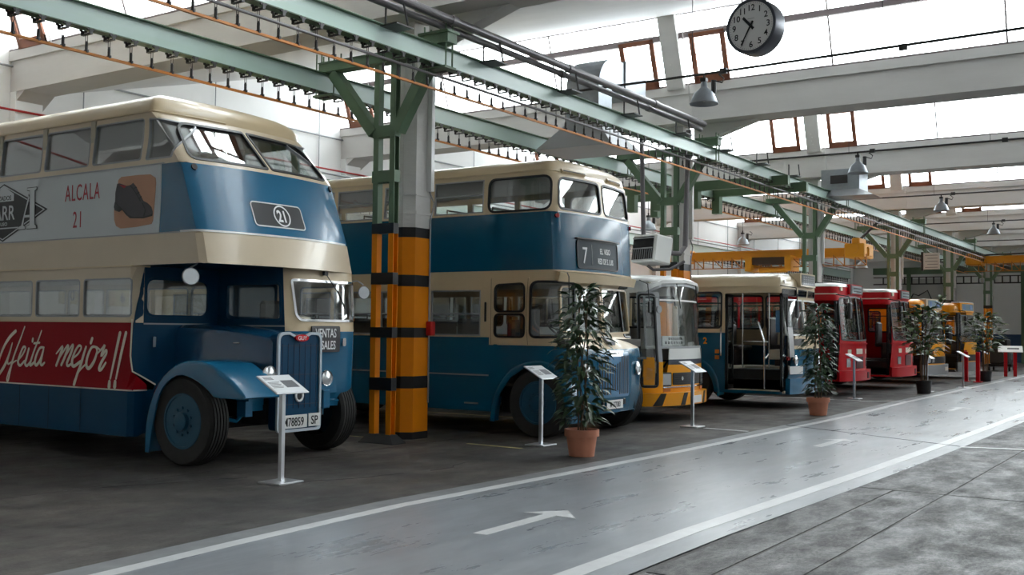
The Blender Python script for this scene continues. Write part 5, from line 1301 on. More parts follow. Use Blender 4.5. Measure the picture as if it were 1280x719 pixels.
dl = rr(q3(8.28, .5)[0], q3(7.99, .5)[0], .45, 2.22, .05); dg = rr(q3(8.24, .5)[0], q3(8.03, .5)[0], .60, 2.17, .06)
dd = S3.panel('door', dl, M_steelgrey, B3, holes=[dg], off=.03, th=.03); S3.window('door_glass', dg, G_bus, M_black, dd, fw=.03, foff=.036, depth=-.02)
S3.panel('door_lower_frame', rr(q3(8.28, .5)[0], q3(7.99, .5)[0], .45, 1.02, .02), M_yellow, dd, holes=[grow(dg, .02)], off=.034, th=.02)
S3.panel('door_lower', rr(q3(8.2, .5)[0], q3(8.06, .5)[0], .63, 1.1, .02), M_yellow, dd, off=.028, th=.01)
S3.text('2105', q3(8.28, .35)[0], .315, .1, M_redtxt, B3, 'fleet_number', wscale=.9, bold=.02)
# headlamps, grille, bumper
for sd in (-1, 1):
    P = rr(*sorted((S3.sx(sd*.60), S3.sx(sd*.95))), .60, .84, .03); o = S3.panel('headlamp', P, M_black, B3, off=.02, th=.03); S3.panel('lens', grow(P, -.025), M_lens, o, off=.028, th=.02)
    P = rr(*sorted((S3.sx(sd*.62), S3.sx(sd*.90))), .51, .56, .01); S3.panel('indicator', P, M_orange, B3, off=.015, th=.02)
S3.panel('chrome_strip', rr(S3.sx(-.98), S3.sx(.98), .575, .595, .005), M_chr, B3, off=.03, th=.03)
gp = S3.panel('grille', rr(S3.sx(-.55), S3.sx(.55), .62, .83, .02), M_black, B3, off=.015, th=.02)
S3.panel('grille_badge', circ(S3.sx(-.3), .73, .035, 16), M_chr, gp, off=.03, th=.01)
for k in range(5): S3.panel('grille_bar', rr(S3.sx(-.53), S3.sx(.53), .65+k*.037, .656+k*.037, .002), M_dgrey, gp, off=.02, th=.006)
bm_ = S3.panel('bumper', [(S3.sx(-1.0)-.2, .27), (S3.sx(1.0)+.2, .27), (S3.sx(1.0)+.2, .49), (S3.sx(-1.0)-.2, .49)], M_yellow, B3, off=.10, th=.1)
for a in (-.95, -.38, .48, .92): S3.panel('black_stripe', [(S3.sx(max(-1.02, a-.07)), .275), (S3.sx(min(1.02, a+.05)), .275), (S3.sx(min(1.04, a+.14)), .485), (S3.sx(a+.03), .485)], M_black, bm_, off=.108, th=.02)
plate(B3, .05, -.12, .36, .40, .13, '', hh=.08)
S3.panel('windscreen_card', rr(S3.sx(-.72), S3.sx(.0), 1.30, 1.47, .01), M_white, B3, off=-.05, th=.01)
for z, a, b in ((1.40, -.55, -.08), (1.33, -.65, -.06)):
    for k in range(7): S3.panel('card_lettering', rr(S3.sx(a)+k*(b-a)/7, S3.sx(a)+k*(b-a)/7+.045, z, z+.045, .004), M_blk2, B3, off=-.045, th=.004)
S3.panel('windscreen_card', rr(S3.sx(.15), S3.sx(.55), 1.29, 1.36, .01), M_white, B3, off=-.05, th=.01)
mb = MB(); mb.box(-.72, -.3, .30, .32, 1.42, 2.06); mb.box(-.28, -.06, .30, .32, 1.46, 2.04); mb.build('orange_curtain', mat('orange_cloth', srgb(214, 130, 20), .7), B3)
mb = MB(); mb.box(-.04, .16, .30, .32, 1.45, 2.0); mb.build('curtain', mat('green_orange_cloth', srgb(150, 120, 60), .7), B3)
mb = MB(); mb.box(-1.04, 1.04, .25, 7.1, .62, .66); mb.box(-.98, .98, .2, .5, 1.05, 1.24); mb.build('bus_floor', M_int, B3)
mb = MB(); mb.box(-1.0, 1.0, .3, 7.0, 2.37, 2.39); mb.build('ceiling_lining', M_intc, B3)
seats(B3, (-.6, .6), [1.3+k*.8 for k in range(6)], .66, w=.8); steering(B3, .5, .45, 1.3, .22, 35)
mb = MB(); mb.box(-1.05, 1.05, 7.08, 7.12, .4, 2.4); mb.build('rear_wall', M_white, B3)
for sd in (-1, 1): wheel(B3, sd*.93, 1.9, .42, .24, sd, hub=M_hubg); wheel(B3, sd*.93, 5.4, .42, .24, sd, hub=M_hubg)
mb = MB(); mb.box(-.95, .95, .2, 7.0, .34, .6); mb.cyl((-.9, 1.9, .42), (.9, 1.9, .42), .06, 8); mb.cyl((-.9, 5.4, .42), (.9, 5.4, .42), .06, 8); mb.build('chassis', M_dark, B3)
mirror_head(B3, (-.98, .12, 1.92), [(-1.08, .25, 2.15), (-1.02, .1, 2.12), (-.98, .12, 2.0)], .07, (-.2, -1, 0))
for x in (-.35, .55): mb = MB(); mb.tube([S3.pt(S3.sx(x), 2.38, .05), S3.pt(S3.sx(x+.06), 2.15, .04), S3.pt(S3.sx(x+.12), 1.95, .03)], .009, 6); mb.build('wiper', M_black, B3)

# ================================================================== generic single decker
def single(label, cx, Yf, W, L, c):
    B = thing('single_decker_bus', label, 'bus', (cx, Yf, 0)); g = c.get
    S = Skin(W, L, bow=g('bow', .14), rc=g('rc', .16), rake=g('rake', [(0, 0), (3, 0)]), inset=g('inset', [(0, 0), (1.5, 0), (2.6, .04)]), lw=1.1)
    q = lambda y, z, side=-1: S.q(y, z, side); TL = S.sL; x_ = lambda x: S.sx(x)
    y0, y1, z0, z1 = c['door']; D = [q(y1, z0), q(y0, z0), q(y0, z1), q(y1, z1)][::1]
    D = [q(y1, z0), (q(y0, z0)[0], z0), q(y0, z1), q(y1, z1)]
    wn = []
    a, w_, gap, n, wz0, wz1 = c['wins']
    for k in range(n): wn.append(rq([q(a+k*(w_+gap)+w_, wz0), q(a+k*(w_+gap), wz0), q(a+k*(w_+gap), wz1), q(a+k*(w_+gap)+w_, wz1)], .08))
    wf = [[(-s, z) for s, z in P] for P in wn]+[rr(-q(y1, 1)[0]*0+S.sy(y0+.0, 1), S.sy(y1, 1), wz0, wz1, .08)]
    arch = [[q(yc+r*math.cos(t), .2+.62*math.sin(t)*1.0 if False else max(.2, c['zs']-.02)) for t in (0,)] for yc, r in ()]
    ar = []
    for yc in c['axles']:
        P = [q(yc+.58*math.cos(t), c['zs']-.05+.68*math.sin(t)) for t in [math.pi*k/14 for k in range(15)]]; ar.append(P); ar.append([(-s, z) for s, z in P])
    H = [D]+wn+wf+ar+c['ws'](x_)+c.get('fronthole', lambda f: [])(x_)
    for nm, P, m in c['panels'](S, q, x_, TL): S.panel(nm, P, m, B, holes=H, res=.08, zres=.2)
    for P in c['ws'](x_): S.window('windscreen', P, G_clear, c.get('wsm', M_black), B, fw=.035, foff=.01)
    for P in c.get('fronthole', lambda f: [])(x_): S.window('upper_window', P, G_bus, M_black, B, fw=.02, foff=.004)
    for P in wn+wf:
        s0, s1 = min(p[0] for p in P), max(p[0] for p in P)
        S.window('window', P, G_bus, c.get('wm', M_black), B, fw=.04, foff=.006, bars=[rr(s0, s1, wz1-.24, wz1-.215, 0)])
    S.roof('roof', c['zg'], c['H'], c['rm'], B, kf=c.get('kf', .45), n=2.8, over=.012)
    zf = c.get('zfl', .80)
    mb = MB(); mb.box(-W/2+.06, W/2-.06, y1, L-.1, zf, zf+.04); mb.box(W/2*0-.1, W/2-.06, .3, y1, zf, zf+.04); mb.box(-W/2+.06, -.1, y0, y1, z0-.04, z0+.01); mb.box(-W/2+.35, -.1, y0, y1, z0, (z0+zf)/2); mb.box(-.12, -.1, y0, y1, z0, zf); mb.box(-W/2+.06, -.1, y1, y1+.02, z0, zf)
    mb.box(-W/2+.12, W/2-.12, .22, .42, 1.0, c.get('dash', 1.2)); mb.build('bus_floor', c.get('fm', M_int), B)
    mb = MB(); mb.box(-W/2+.1, W/2-.1, .3, L-.2, c['zg']-.06, c['zg']-.04); mb.build('ceiling_lining', M_intc, B)
    mb = MB(); mb.box(-W/2+.04, W/2-.04, L-.12, L-.06, c['zs'], c['zg']); mb.build('rear_wall', c['rm'], B)
    seats(B, (-W/2+.5, W/2-.5), [y1+.3+k*.85 for k in range(int((L-y1-1)/.85))], zf, w=.85)
    mb = MB(); mb.box(W/2-.85, W/2-.35, .95, 1.05, zf+.4, zf+1.1, bev=.05); mb.box(W/2-.85, W/2-.35, .6, 1.05, zf+.38, zf+.5, bev=.03); mb.box(W/2-.7, W/2-.5, .7, .9, zf, zf+.4); mb.build('driver_seat', M_seat, B)
    steering(B, W/2-.6, .5, zf+.75, .24, 30)
    for sd in (-1, 1):
        for k, yc in enumerate(c['axles']): wheel(B, sd*(W/2-.17), yc, .48, .26, sd, hub=c.get('hub', M_hubg), rear=k > 0)
    mb = MB(); mb.box(-W/2+.35, W/2-.35, .2, L-.2, c['zs']+.05, zf); mb.cyl((-W/2+.3, c['axles'][0], .48), (W/2-.3, c['axles'][0], .48), .06, 8); mb.cyl((-W/2+.3, c['axles'][1], .48), (W/2-.3, c['axles'][1], .48), .06, 8)
    mb.box(-W/2+.08, W/2-.08, c['axles'][0]+.75, c['axles'][1]-.75, c['zs']+.02, zf-.1); mb.build('chassis', M_dark, B)
    # folded door leaves and grab rails
    for ys in (y0+.02, y1-.05):
        for k in (0, 1):
            mb = MB(); X = -W/2+.02+k*.0; yy = ys+k*.035
            mb.box(X, X+.34, yy, yy+.02, z0, z0+.1); mb.box(X, X+.34, yy, yy+.02, z1-.08, z1-.02); mb.box(X, X+.04, yy, yy+.02, z0, z1-.02); mb.box(X+.3, X+.34, yy, yy+.02, z0, z1-.02)
            dl = mb.build('door_leaf', c.get('dm', M_black), B)
            mb = MB(); mb.box(X+.04, X+.3, yy+.007, yy+.013, z0+.1, z1-.08); mb.build('door_glass', G_bus, dl)
    return B, S, q, x_
def lamps(B, S, xs, z, w, h, m=M_lens):
    for a in xs: o = S.panel('headlamp', rr(S.sx(a), S.sx(a+w), z, z+h, .03), M_chr, B, off=.012, th=.02); S.panel('lens', rr(S.sx(a)+.015, S.sx(a+w)-.015, z+.015, z+h-.015, .02), m, o, off=.018, th=.01)

# ------------------------------------------------------------------ bus 4: cream and petrol blue single decker, open double door
def pan4(S, q, x, TL):
    sd = q(1.34, 1.5)[0]
    return [('cream_panel', [(-TL, 1.53), (sd, 1.53), (q(1.33, 1.53)[0]+.0, 1.53), (q(.06, 1.22)[0]-.0, 1.53), (q(.10, 1.22)[0], 1.22), (x(0), 1.20), (x(1.1), 1.22), (TL, 1.4), (TL, 2.5), (-TL, 2.5)], M_cream),
            ('blue_panel', [(-TL, .30), (TL, .30), (TL, 1.4), (x(1.1), 1.22), (x(0), 1.20), (q(.10, 1.22)[0], 1.22), (q(.06, 1.22)[0]-.0, 1.53), (-TL, 1.53)], M_blue2)]
c4 = dict(zs=.30, zg=2.49, H=.30, rm=M_cream, door=(.10, 1.34, .36, 2.35), wins=(1.42, .98, .10, 6, 1.63, 2.37), axles=(2.15, 6.6), panels=pan4, bow=.10, rc=.14, rake=[(.3, .0), (1.2, 0), (1.45, .02), (2.25, .12), (2.45, .10), (2.6, .12)],
          ws=lambda x: [rq([(x(-.98), 1.50), (x(-.05), 1.50), (x(-.05), 2.22), (x(-1.08), 2.22)], [.08, .03, .03, .03]), rq([(x(.05), 1.50), (x(.98), 1.50), (x(1.08), 2.22), (x(.05), 2.22)], [.03, .08, .03, .03])],
          fronthole=lambda x: [rr(x(-1.05), x(-.38), 2.30, 2.43, .02), rr(x(-.28), x(.28), 2.30, 2.43, .02), rr(x(.38), x(1.05), 2.30, 2.43, .02)], wsm=M_white, dm=M_dark, zfl=.78, fm=mat('worn_wood_floor', srgb(176, 166, 146), .6, noise=.3, nscale=4))
B4, S4, q4, x4 = single('cream and petrol blue single decker bus with wide open folding doors', 21.975, 7.23, 2.45, 9.5, c4)
o = S4.panel('destination_box', rr(x4(-.35), x4(.72), 2.50, 2.79, .03), M_cream, B4, off=.09, th=.25); o2 = S4.panel('destination_blind', rr(x4(-.28), x4(.65), 2.53, 2.76, .02), mat('dark_blind', srgb(70, 72, 76), .3), o, off=.10, th=.02)
for k in range(4):
    for j in range(6): S4.panel('blind_lettering', rr(x4(-.2)+j*.13, x4(-.2)+j*.13+.09, 2.555+k*.048, 2.58+k*.048, .004), M_steelgrey, o2, off=.104, th=.004)
trim_line(S4, [(-S4.sL, 2.485), q4(.2, 2.485)], .02, M_cream, B4, 'gutter', .015, .02)
S4.panel('front_grille', rr(x4(-.72), x4(-.2), 1.28, 1.42, .02), M_dgrey, B4, off=.01, th=.02)
for sd in (-1, 1): headlamp(B4, sd*.72, S4.pt(x4(sd*.72), 1.0).y-.03, .98, .10); S4.panel('side_lamp', circ(x4(sd*.98), 1.02, .04, 14), M_red_l, B4, off=.02, th=.03); S4.panel('roof_lamp', circ(x4(sd*.95), 2.58, .03, 12), M_chr, B4, off=.03, th=.04)
S4.panel('bumper', [(x4(-1.0)-.06, .30), (x4(1.0)+.06, .30), (x4(1.0)+.06, .62), (x4(-1.0)-.06, .62)], M_blue, B4, off=.09, th=.1)
S4.panel('lamp_bracket', rr(x4(-.95), x4(-.35), .70, .86, .02), M_white, B4, off=.03, th=.03)
S4.text('2', q4(1.82, 1.3)[0], 1.30, .13, M_yellow, B4, 'fleet_number', bold=.03); S4.panel('side_indicator', rr(q4(1.55, 1)[0], q4(1.46, 1)[0], 1.10, 1.18, .01), M_orange, B4, off=.02, th=.03); S4.panel('side_indicator', rr(q4(1.55, 1)[0], q4(1.46, 1)[0], .98, 1.06, .01), M_orange, B4, off=.02, th=.03)
fo = [(2.86, .24), (2.80, .60), (2.60, .90), (2.15, 1.02), (1.72, .90), (1.50, .60), (1.44, .24)]; fi = [(a+(.05 if a < 2.15 else -.05), b-.04) for a, b in fo]
fender(B4, fo, fi, -1.245, -1.0, M_blue2)
mb = MB(); mb.tube([(-1.05, .55, .40), (-1.05, .55, 1.35), (-1.0, .7, 1.75), (-.7, .8, 1.75)], .018, 8); mb.tube([(-.6, .62, .8), (-.6, .62, 2.4)], .016, 8); mb.tube([(-.6, 1.2, .8), (-.6, 1.2, 2.4)], .016, 8); mb.tube([(-.6, .62, 1.35), (-.6, 1.2, 1.35)], .014, 8); mb.tube([(-1.0, .55, 1.0), (-.6, .62, 1.1)], .014, 8); mb.build('grab_rail', M_chr, B4)
for y, in ((1.39,), (.055,)): S4.panel('outside_grab_rail', rr(q4(y+.03, 1)[0], q4(y, 1)[0], 1.05, 1.65, .01), M_chr, B4, off=.05, th=.02)
mb = MB(); mb.box(-.75, -.72, .3, .42, 1.55, 2.0); mb.build('blue_shade', mat('light_blue_sheet', srgb(70, 130, 180), .4), B4)
mb = MB(); mb.tube([(-1.1, .2, 2.5), (-1.02, -.1, 2.45), (-1.0, -.12, 2.2)], .01, 6); mb.box(-1.08, -.92, -.14, -.09, 1.85, 2.2, bev=.02); mb.build('mirror', M_black, B4)

# ------------------------------------------------------------------ red pair
def pan5(S, q, x, TL): return [('red_panel', [(-TL, .36), (TL, .36), (TL, 2.71), (-TL, 2.71)], M_red)]
def redbus(label, cx, Yf):
    c = dict(zs=.36, zg=2.70, H=.12, rm=M_white, door=(.22, 1.45, .40, 2.36), wins=(1.6, 1.1, .1, 5, 1.6, 2.3), axles=(2.3, 6.9), panels=pan5, bow=.14, rc=.16, rake=[(.3, 0), (1.3, 0), (2.5, .12), (2.7, .12)],
             ws=lambda x: [rq([(x(-1.08), 1.38), (x(-.02), 1.36), (x(-.02), 2.46), (x(-1.08), 2.42)], [.06, .03, .04, .14]), rq([(x(.02), 1.36), (x(1.08), 1.38), (x(1.08), 2.42), (x(.02), 2.46)], [.03, .06, .14, .04])], dm=M_dark, zfl=.78, dash=1.28)
    B, S, q, x = single(label, cx, Yf, 2.5, 9.8, c)
    o = S.panel('destination_box', rr(x(-.55), x(.62), 2.52, 2.78, .03), M_red, B, off=.05, th=.25); o2 = S.panel('destination_blind', rr(x(-.40), x(.50), 2.55, 2.75, .02), mat('pale_blind', srgb(150, 160, 164), .3), o, off=.06, th=.02)
    for k in range(2): S.panel('blind_lettering', rr(x(-.3), x(.4), 2.59+k*.08, 2.62+k*.08, .004), M_dgrey, o2, off=.064, th=.004)
    for a in (-.50, .57): S.panel('box_end', rr(x(a), x(a)+.07, 2.53, 2.77, .01), M_black, o, off=.06, th=.02)
    for sd in (-1, 1): S.panel('roof_lamp', rr(*sorted((x(sd*.90), x(sd*1.0))), 2.6, 2.7, .02), M_ltxt, B, off=.03, th=.04)
    trim_line(S, [(-S.sL, 2.52), q(.25, 2.52)], .03, M_ltxt, B, 'cream_stripe', .004, .006); trim_line(S, [(x(-1.1)-.1, 1.28), (x(1.1)+.1, 1.28)], .03, M_red, B, 'front_ridge', .03, .04)
    S.panel('white_plate', rr(x(-.30), x(.22), 1.02, 1.16, .01), M_ltxt, B, off=.01, th=.02)
    S.panel('grille', rr(x(-.32), x(.30), .66, .96, .02), mat('dark_red_grille', srgb(90, 20, 24), .5), B, off=.012, th=.02)
    for k in range(5): S.panel('grille_bar', rr(x(-.30), x(.28), .69+k*.055, .70+k*.055, .003), M_dgrey, B, off=.02, th=.01)
    lamps(B, S, (-.88, .64), .70, .22, .22)
    for sd in (-1, 1): S.panel('fog_lamp', rr(*sorted((x(sd*.62), x(sd*.80))), 1.02, 1.14, .02), M_ltxt, B, off=.012, th=.02)
    S.panel('bumper', [(x(-1.1)-.12, .36), (x(1.1)+.12, .36), (x(1.1)+.12, .62), (x(-1.1)-.12, .62)], M_red, B, off=.11, th=.12); S.panel('tow_hole', rr(x(.30), x(.52), .40, .56, .01), M_blk2, B, off=.12, th=.02)
    for a in (-.5, .45): mb = MB(); mb.tube([S.pt(x(a-.1), 2.46, .05), S.pt(x(a+.05), 2.0, .04), S.pt(x(a+.1), 1.6, .03)], .012, 6); mb.build('wiper', M_black, B)
    mb = MB(); mb.tube([(-1.2, .25, 2.5), (-1.15, -.05, 2.45), (-1.1, -.08, 2.3)], .012, 6); mb.box(-1.2, -1.0, -.1, -.04, 1.9, 2.3, bev=.02); mb.build('mirror', M_black, B)
    pass
    return B
B5 = redbus('nearer of the two red single decker buses, whole front visible', 27.38, 7.66)
for nm in ('roof_cap',): pass
B6 = copy_tree(B5); B6.location = (31.38, 7.42, 0); B6['label'] = 'farther of the two red single decker buses, behind a leafy pot plant'
# ------------------------------------------------------------------ yellow pair
def pan7(S, q, x, TL): return [('yellow_panel', [(-TL, .34), (TL, .34), (TL, 2.46), (-TL, 2.46)], M_yellow)]
def yelbus(label, cx, Yf, old):
    c = dict(zs=.30, zg=2.45, H=.22, rm=M_yellow, door=(.14, 1.3, .36, 2.32), wins=(1.5, 1.1, .1, 5, 1.5, 2.25), axles=(2.3, 6.9), panels=pan7, bow=.16, rc=.18, rake=[(.3, 0), (1.2, 0), (2.5, .15)],
             ws=lambda x: [rq([(x(-1.0), 1.30), (x(1.0), 1.30), (x(1.06)+.04, 1.5), (x(1.06)+.04, 2.22), (x(-1.06)-.04, 2.22), (x(-1.06)-.04, 1.5)], [.08, .08, .1, .1, .1, .1])], dm=M_dark, zfl=.78, dash=1.22)
    B, S, q, x = single(label, cx, Yf, 2.5, 9.8, c)
    o = S.panel('destination_box', rr(x(-.85), x(.75), 2.33, 2.66, .04), M_cream2 if old else M_yellow, B, off=.05, th=.3)
    S.panel('destination_blind', rr(x(-.72), x(.62), 2.38, 2.62, .02), mat('pale_blue_blind', srgb(130, 150, 160), .25), o, off=.056, th=.02)
    for k, a in enumerate((-.6, .0)): S.panel('blind_lettering', rr(x(a), x(a)+.12+.2*k, 2.43, 2.58, .01), mat('blue_lettering', srgb(60, 100, 160), .4), o, off=.06, th=.01)
    if not old: S.panel('white_cap', rr(x(-.9), x(.8), 2.66, 2.69, .01), M_white, B, off=.05, th=.3)
    g_ = S.panel('grille', rr(x(-1.0), x(1.0), .62, .84, .02), M_black, B, off=.01, th=.02)
    lamps(B, S, (-.95, -.70, .50, .75), .65, .18, .16)
    S.panel('maker_strip', rr(x(-.15), x(.3), 1.05, 1.09, .01), M_dgrey, B, off=.01, th=.02)
    for a in (-.8, .6): S.panel('indicator', rr(x(a), x(a+.2), .92, 1.0, .01), M_red_l, B, off=.015, th=.02)
    S.panel('bumper', [(x(-1.1)-.1, .26), (x(1.1)+.1, .26), (x(1.1)+.1, .58), (x(-1.1)-.1, .58)], M_steelgrey, B, off=.10, th=.12)
    S.panel('number_plate', rr(x(.15), x(.65), .38, .5, .01), M_ltxt, B, off=.108, th=.01)
    mb = MB(); mb.tube([(-1.2, .25, 2.4), (-1.2, -.08, 2.35), (-1.16, -.1, 2.2)], .012, 6); mb.box(-1.25, -1.08, -.12, -.06, 1.85, 2.2, bev=.02)
    mb.build('mirror', M_black, B)
    for a in (-.6, .3): mb = MB(); mb.tube([S.pt(x(a-.1), 1.27, .05), S.pt(x(a+.2), 1.45, .04), S.pt(x(a+.55), 1.55, .03)], .012, 6); mb.build('wiper', M_black, B)
    return B
B7 = yelbus('nearer yellow single decker bus with cream destination box, behind the red buses', 35.847, 7.493, True); B7.rotation_euler.z = R(-4)
B8 = yelbus('farthest yellow single decker bus with its front door open', 40.445, 7.361, False); B8.rotation_euler.z = R(-5)
# ================================================================== information stands
def make_stand(label):
    t = thing('information_stand', label, 'stand', (0, 0, 0), 0, 'grey information stands in front of the buses')
    mb = MB(); mb.box(-.17, .17, -.15, .15, 0, .02, bev=.004); mb.build('base_plate', M_alu, t)
    mb = MB(); mb.box(-.022, .022, -.022, .022, .02, .96); mb.build('pole', M_alu, t)
    A = rotM((0, 0, .975), R(29), 0, 0); mb = MB(); mb.box(-.22, .22, -.17, .17, -.008, .008, A, bev=.003); p = mb.build('panel', M_alu, t)
    mb = MB(); mb.box(-.205, .205, -.155, .155, .008, .010, A); sh_ = mb.build('panel_sheet', mat('white_card', srgb(222, 224, 226), .35), p)
    mb = MB(); mb.box(.0, .17, -.07, .06, .010, .011, A); mb.build('photo', mat('printed_photo', srgb(110, 112, 116), .4, noise=.7, nscale=60), p)
    mb = MB()
    for k in range(3): mb.box(-.18, -.06, .12-k*.02, .128-k*.02, .010, .011, A)
    for k in range(6): mb.box(-.18, -.03-.02*(k % 2), .03-k*.02, .036-k*.02, .010, .011, A)
    mb.build('text_lines', M_dgrey, p)
    return t
SLB = ['information stand on a square base in front of the half cab bus with boot advert', 'information stand beside the front wheel of the petrol blue double decker', 'information stand in front of the striped bumper of the small yellow and white bus',
       'information stand in front of the nearer red bus', 'information stand behind the black pot with the tall leafy plant', 'information stand standing alone between the yellow buses and the lane', 'information stand behind the farthest black plant pot']
st = make_stand(SLB[0]); st.location = (7.56, 7.80, 0)
for (x, y), l in zip(((12.12, 7.62), (16.0, 7.16), (25.32, 7.22), (29.95, 6.60), (32.93, 6.26), (38.95, 6.75)), SLB[1:]):
    c = copy_tree(st); c.location = (x, y, 0); c['label'] = l

# ================================================================== potted plants
M_terra = mat('terracotta', srgb(190, 124, 96), .7, noise=.2, nscale=9); M_soil = mat('potting_soil', srgb(50, 38, 30), .9)
M_leaf = mat('dark_green_leaf', srgb(46, 72, 40), .42, noise=.5, nscale=30, dirt=(.03, .05, .02)); M_leaf2 = mat('rubber_plant_leaf', srgb(64, 92, 42), .4, noise=.5, nscale=20, dirt=(.09, .13, .04))
M_stem = mat('brown_plant_stem', srgb(96, 76, 54), .8); M_pot2 = mat('black_plastic_pot', srgb(24, 24, 26), .5)
def leaf(mb, p, d, L, w, droop, roll=0):
    "one pointed leaf, folded along its rib and curving down"
    d = Vector(d).normalized(); side = d.cross(Vector((0, 0, 1)))
    if side.length < .1: side = Vector((1, 0, 0))
    side.normalize(); side = Matrix.Rotation(roll, 3, d) @ side; n = 5; prev = None; q = Vector(p); dd = d.copy()
    W = (0, .75, 1, .8, .45, 0)
    for k in range(n+1):
        u = side.cross(dd).normalized(); ww = w/2*W[k]
        if k in (0, n): cur = [mb.bm.verts.new(q)]*3
        else: cur = [mb.bm.verts.new(q-side*ww+u*ww*.25), mb.bm.verts.new(q), mb.bm.verts.new(q+side*ww+u*ww*.25)]
        if prev:
            for a in (0, 1):
                vs = []
                for v in (prev[a], prev[a+1], cur[a+1], cur[a]):
                    if v not in vs: vs.append(v)
                if len(vs) >= 3: mb._f(vs)
        prev = cur; q = q+dd*L/n; dd = (dd+Vector((0, 0, -droop/n))).normalized()
def clay_pot(t, r, h, m, rim=True):
    mb = MB()
    pr = [(r*.72, 0), (r*.88, h*.74), (r*1.0, h*.75), (r*1.0, h), (r*.9, h), (r*.88, h*.9), (0, h*.9)] if rim else [(r*.84, 0), (r*.98, h*.94), (r*1.02, h*.95), (r*1.02, h), (r*.94, h), (r*.92, h*.9), (0, h*.9)]
    mb.lathe([(0, 0)]+pr, seg=32); p = mb.build('pot', m, t, smooth=True)
    mb = MB(); mb.lathe([(0, h*.88), (r*.86, h*.90), (r*.86, h*.91), (0, h*.93)], seg=20); mb.build('soil', M_soil, p)
def column_plant(label, x, y, H, rad, seed):
    t = thing('potted_plant', label, 'plant', (x, y, 0), 0, 'tall potted plants along the lane'); random.seed(seed)
    clay_pot(t, .215, .33, M_terra)
    mb = MB(); stems = []
    for k in range(4):
        a = k*1.7; pts = [(math.cos(a)*.05, math.sin(a)*.05, .28)]
        for j in range(1, 8): pts.append((math.cos(a+j*.5)*.06+random.uniform(-.02, .02), math.sin(a+j*.5)*.06+random.uniform(-.02, .02), .28+j*(H-.45)/7))
        mb.tube(pts, [.012-.001*j for j in range(8)], 6); stems.append(pts)
    mb.build('stem', M_stem, t, smooth=True)
    mb = MB()
    for k in range(560):
        u = random.random(); z = .42+(H-.55)*u; a = random.uniform(0, 2*math.pi)
        rr_ = rad*(.72+.35*math.sin(u*2.6+.3))*(1 if u < .9 else 1-(u-.9)*4)*random.uniform(.15, .8)
        p = (math.cos(a)*rr_, math.sin(a)*rr_, z)
        up = random.uniform(-.5, .35)+(.5 if u > .9 else 0)
        leaf(mb, p, (math.cos(a+random.uniform(-.6, .6)), math.sin(a+random.uniform(-.6, .6)), up), random.uniform(.14, .21), random.uniform(.045, .07), random.uniform(.4, 1.6), random.uniform(-.6, .6))
    mb.build('foliage', M_leaf, t, smooth=True, ang=60)
column_plant('tall narrow leafy plant in a terracotta pot by the petrol blue double decker grille', 11.43, 6.59, 2.22, .36, 11)
column_plant('tall narrow leafy plant in a terracotta pot in front of the cream single decker', 19.91, 6.35, 2.2, .33, 5)
def crown_plant(label, x, y, H, rad, seed, top=None):
    t = thing('potted_plant', label, 'plant', (x, y, 0), 0, 'tall potted plants along the lane'); random.seed(seed)
    clay_pot(t, .20, .34, M_pot2, False); mb = MB(); tips = []
    for k in range(7):
        a = k*.9; b = rad*random.uniform(.25, .7); pts = [(math.cos(a)*.07, math.sin(a)*.07, .3), (math.cos(a)*.09, math.sin(a)*.09, .8), (math.cos(a)*b*.5, math.sin(a)*b*.5, 1.3), (math.cos(a)*b, math.sin(a)*b, random.uniform(1.7, H-.15))]
        mb.tube(pts, [.016, .014, .011, .007], 6); tips.append(pts)
    if top: mb.tube([(0, 0, 1.6), (top[0]*.6, top[1]*.6, H-.3), (top[0], top[1], H)], [.01, .008, .006], 6)
    mb.build('stem', M_stem, t, smooth=True); mb = MB()
    for k in range(250):
        a = random.uniform(0, 2*math.pi); ph = random.uniform(-1, 1); rr_ = rad*math.sqrt(1-ph*ph)*random.uniform(.3, 1); z = 1.62+ph*.62
        p = (math.cos(a)*rr_, math.sin(a)*rr_, z)
        leaf(mb, p, (math.cos(a+random.uniform(-.5, .5)), math.sin(a+random.uniform(-.5, .5)), random.uniform(-.2, .8)), random.uniform(.22, .32), random.uniform(.09, .12), random.uniform(.2, 1.2), random.uniform(-.5, .5))
    if top:
        for k in range(9): a = k*2.4; leaf(mb, (top[0], top[1], H-.25+.03*k), (math.cos(a), math.sin(a), .6), .24, .11, .3)
    mb.build('foliage', M_leaf2, t, smooth=True, ang=60)
crown_plant('bushy broad leaved plant in a black pot in front of the farther red bus', 29.03, 6.48, 2.5, .62, 4, (.05, -.42))
crown_plant('bushy broad leaved plant in a black pot by the farthest yellow bus', 38.0, 6.53, 2.35, .58, 9)

# ================================================================== far end
for (x, y), l in zip(((37.5, 7.03), (37.2, 6.62)), ('red metal post left of the farthest black plant pot, nearer the yellow bus', 'red metal post directly beside the farthest black plant pot')):
    t = thing('red_post', l, 'post', (x, y, 0), 0, 'red metal posts'); mb = MB(); mb.box(-.06, .06, -.06, .06, .02, .98, bev=.01); mb.build('shaft', M_red, t); mb = MB(); mb.box(-.16, .16, -.12, .12, 0, .025); mb.build('base_plate', M_red, t)
d = thing('information_desk', 'white slanted information panel on two red legs at the right edge', 'stand', (43.3, 6.58, 0), R(10))
for dy in (-.16, .16): mb = MB(); mb.box(-.05, .05, dy-.06, dy+.06, 0, .98); mb.build('leg', M_red, d)
mb = MB(); A = rotM((0, 0, 1.02), R(0), R(-25), 0); mb.box(-.26, .26, -.42, .42, -.012, .012, A, bev=.004); p = mb.build('panel', M_white, d)
mb = MB(); mb.box(-.05, .08, -.3, .1, .012, .014, A); mb.build('text_lines', M_dgrey, p)
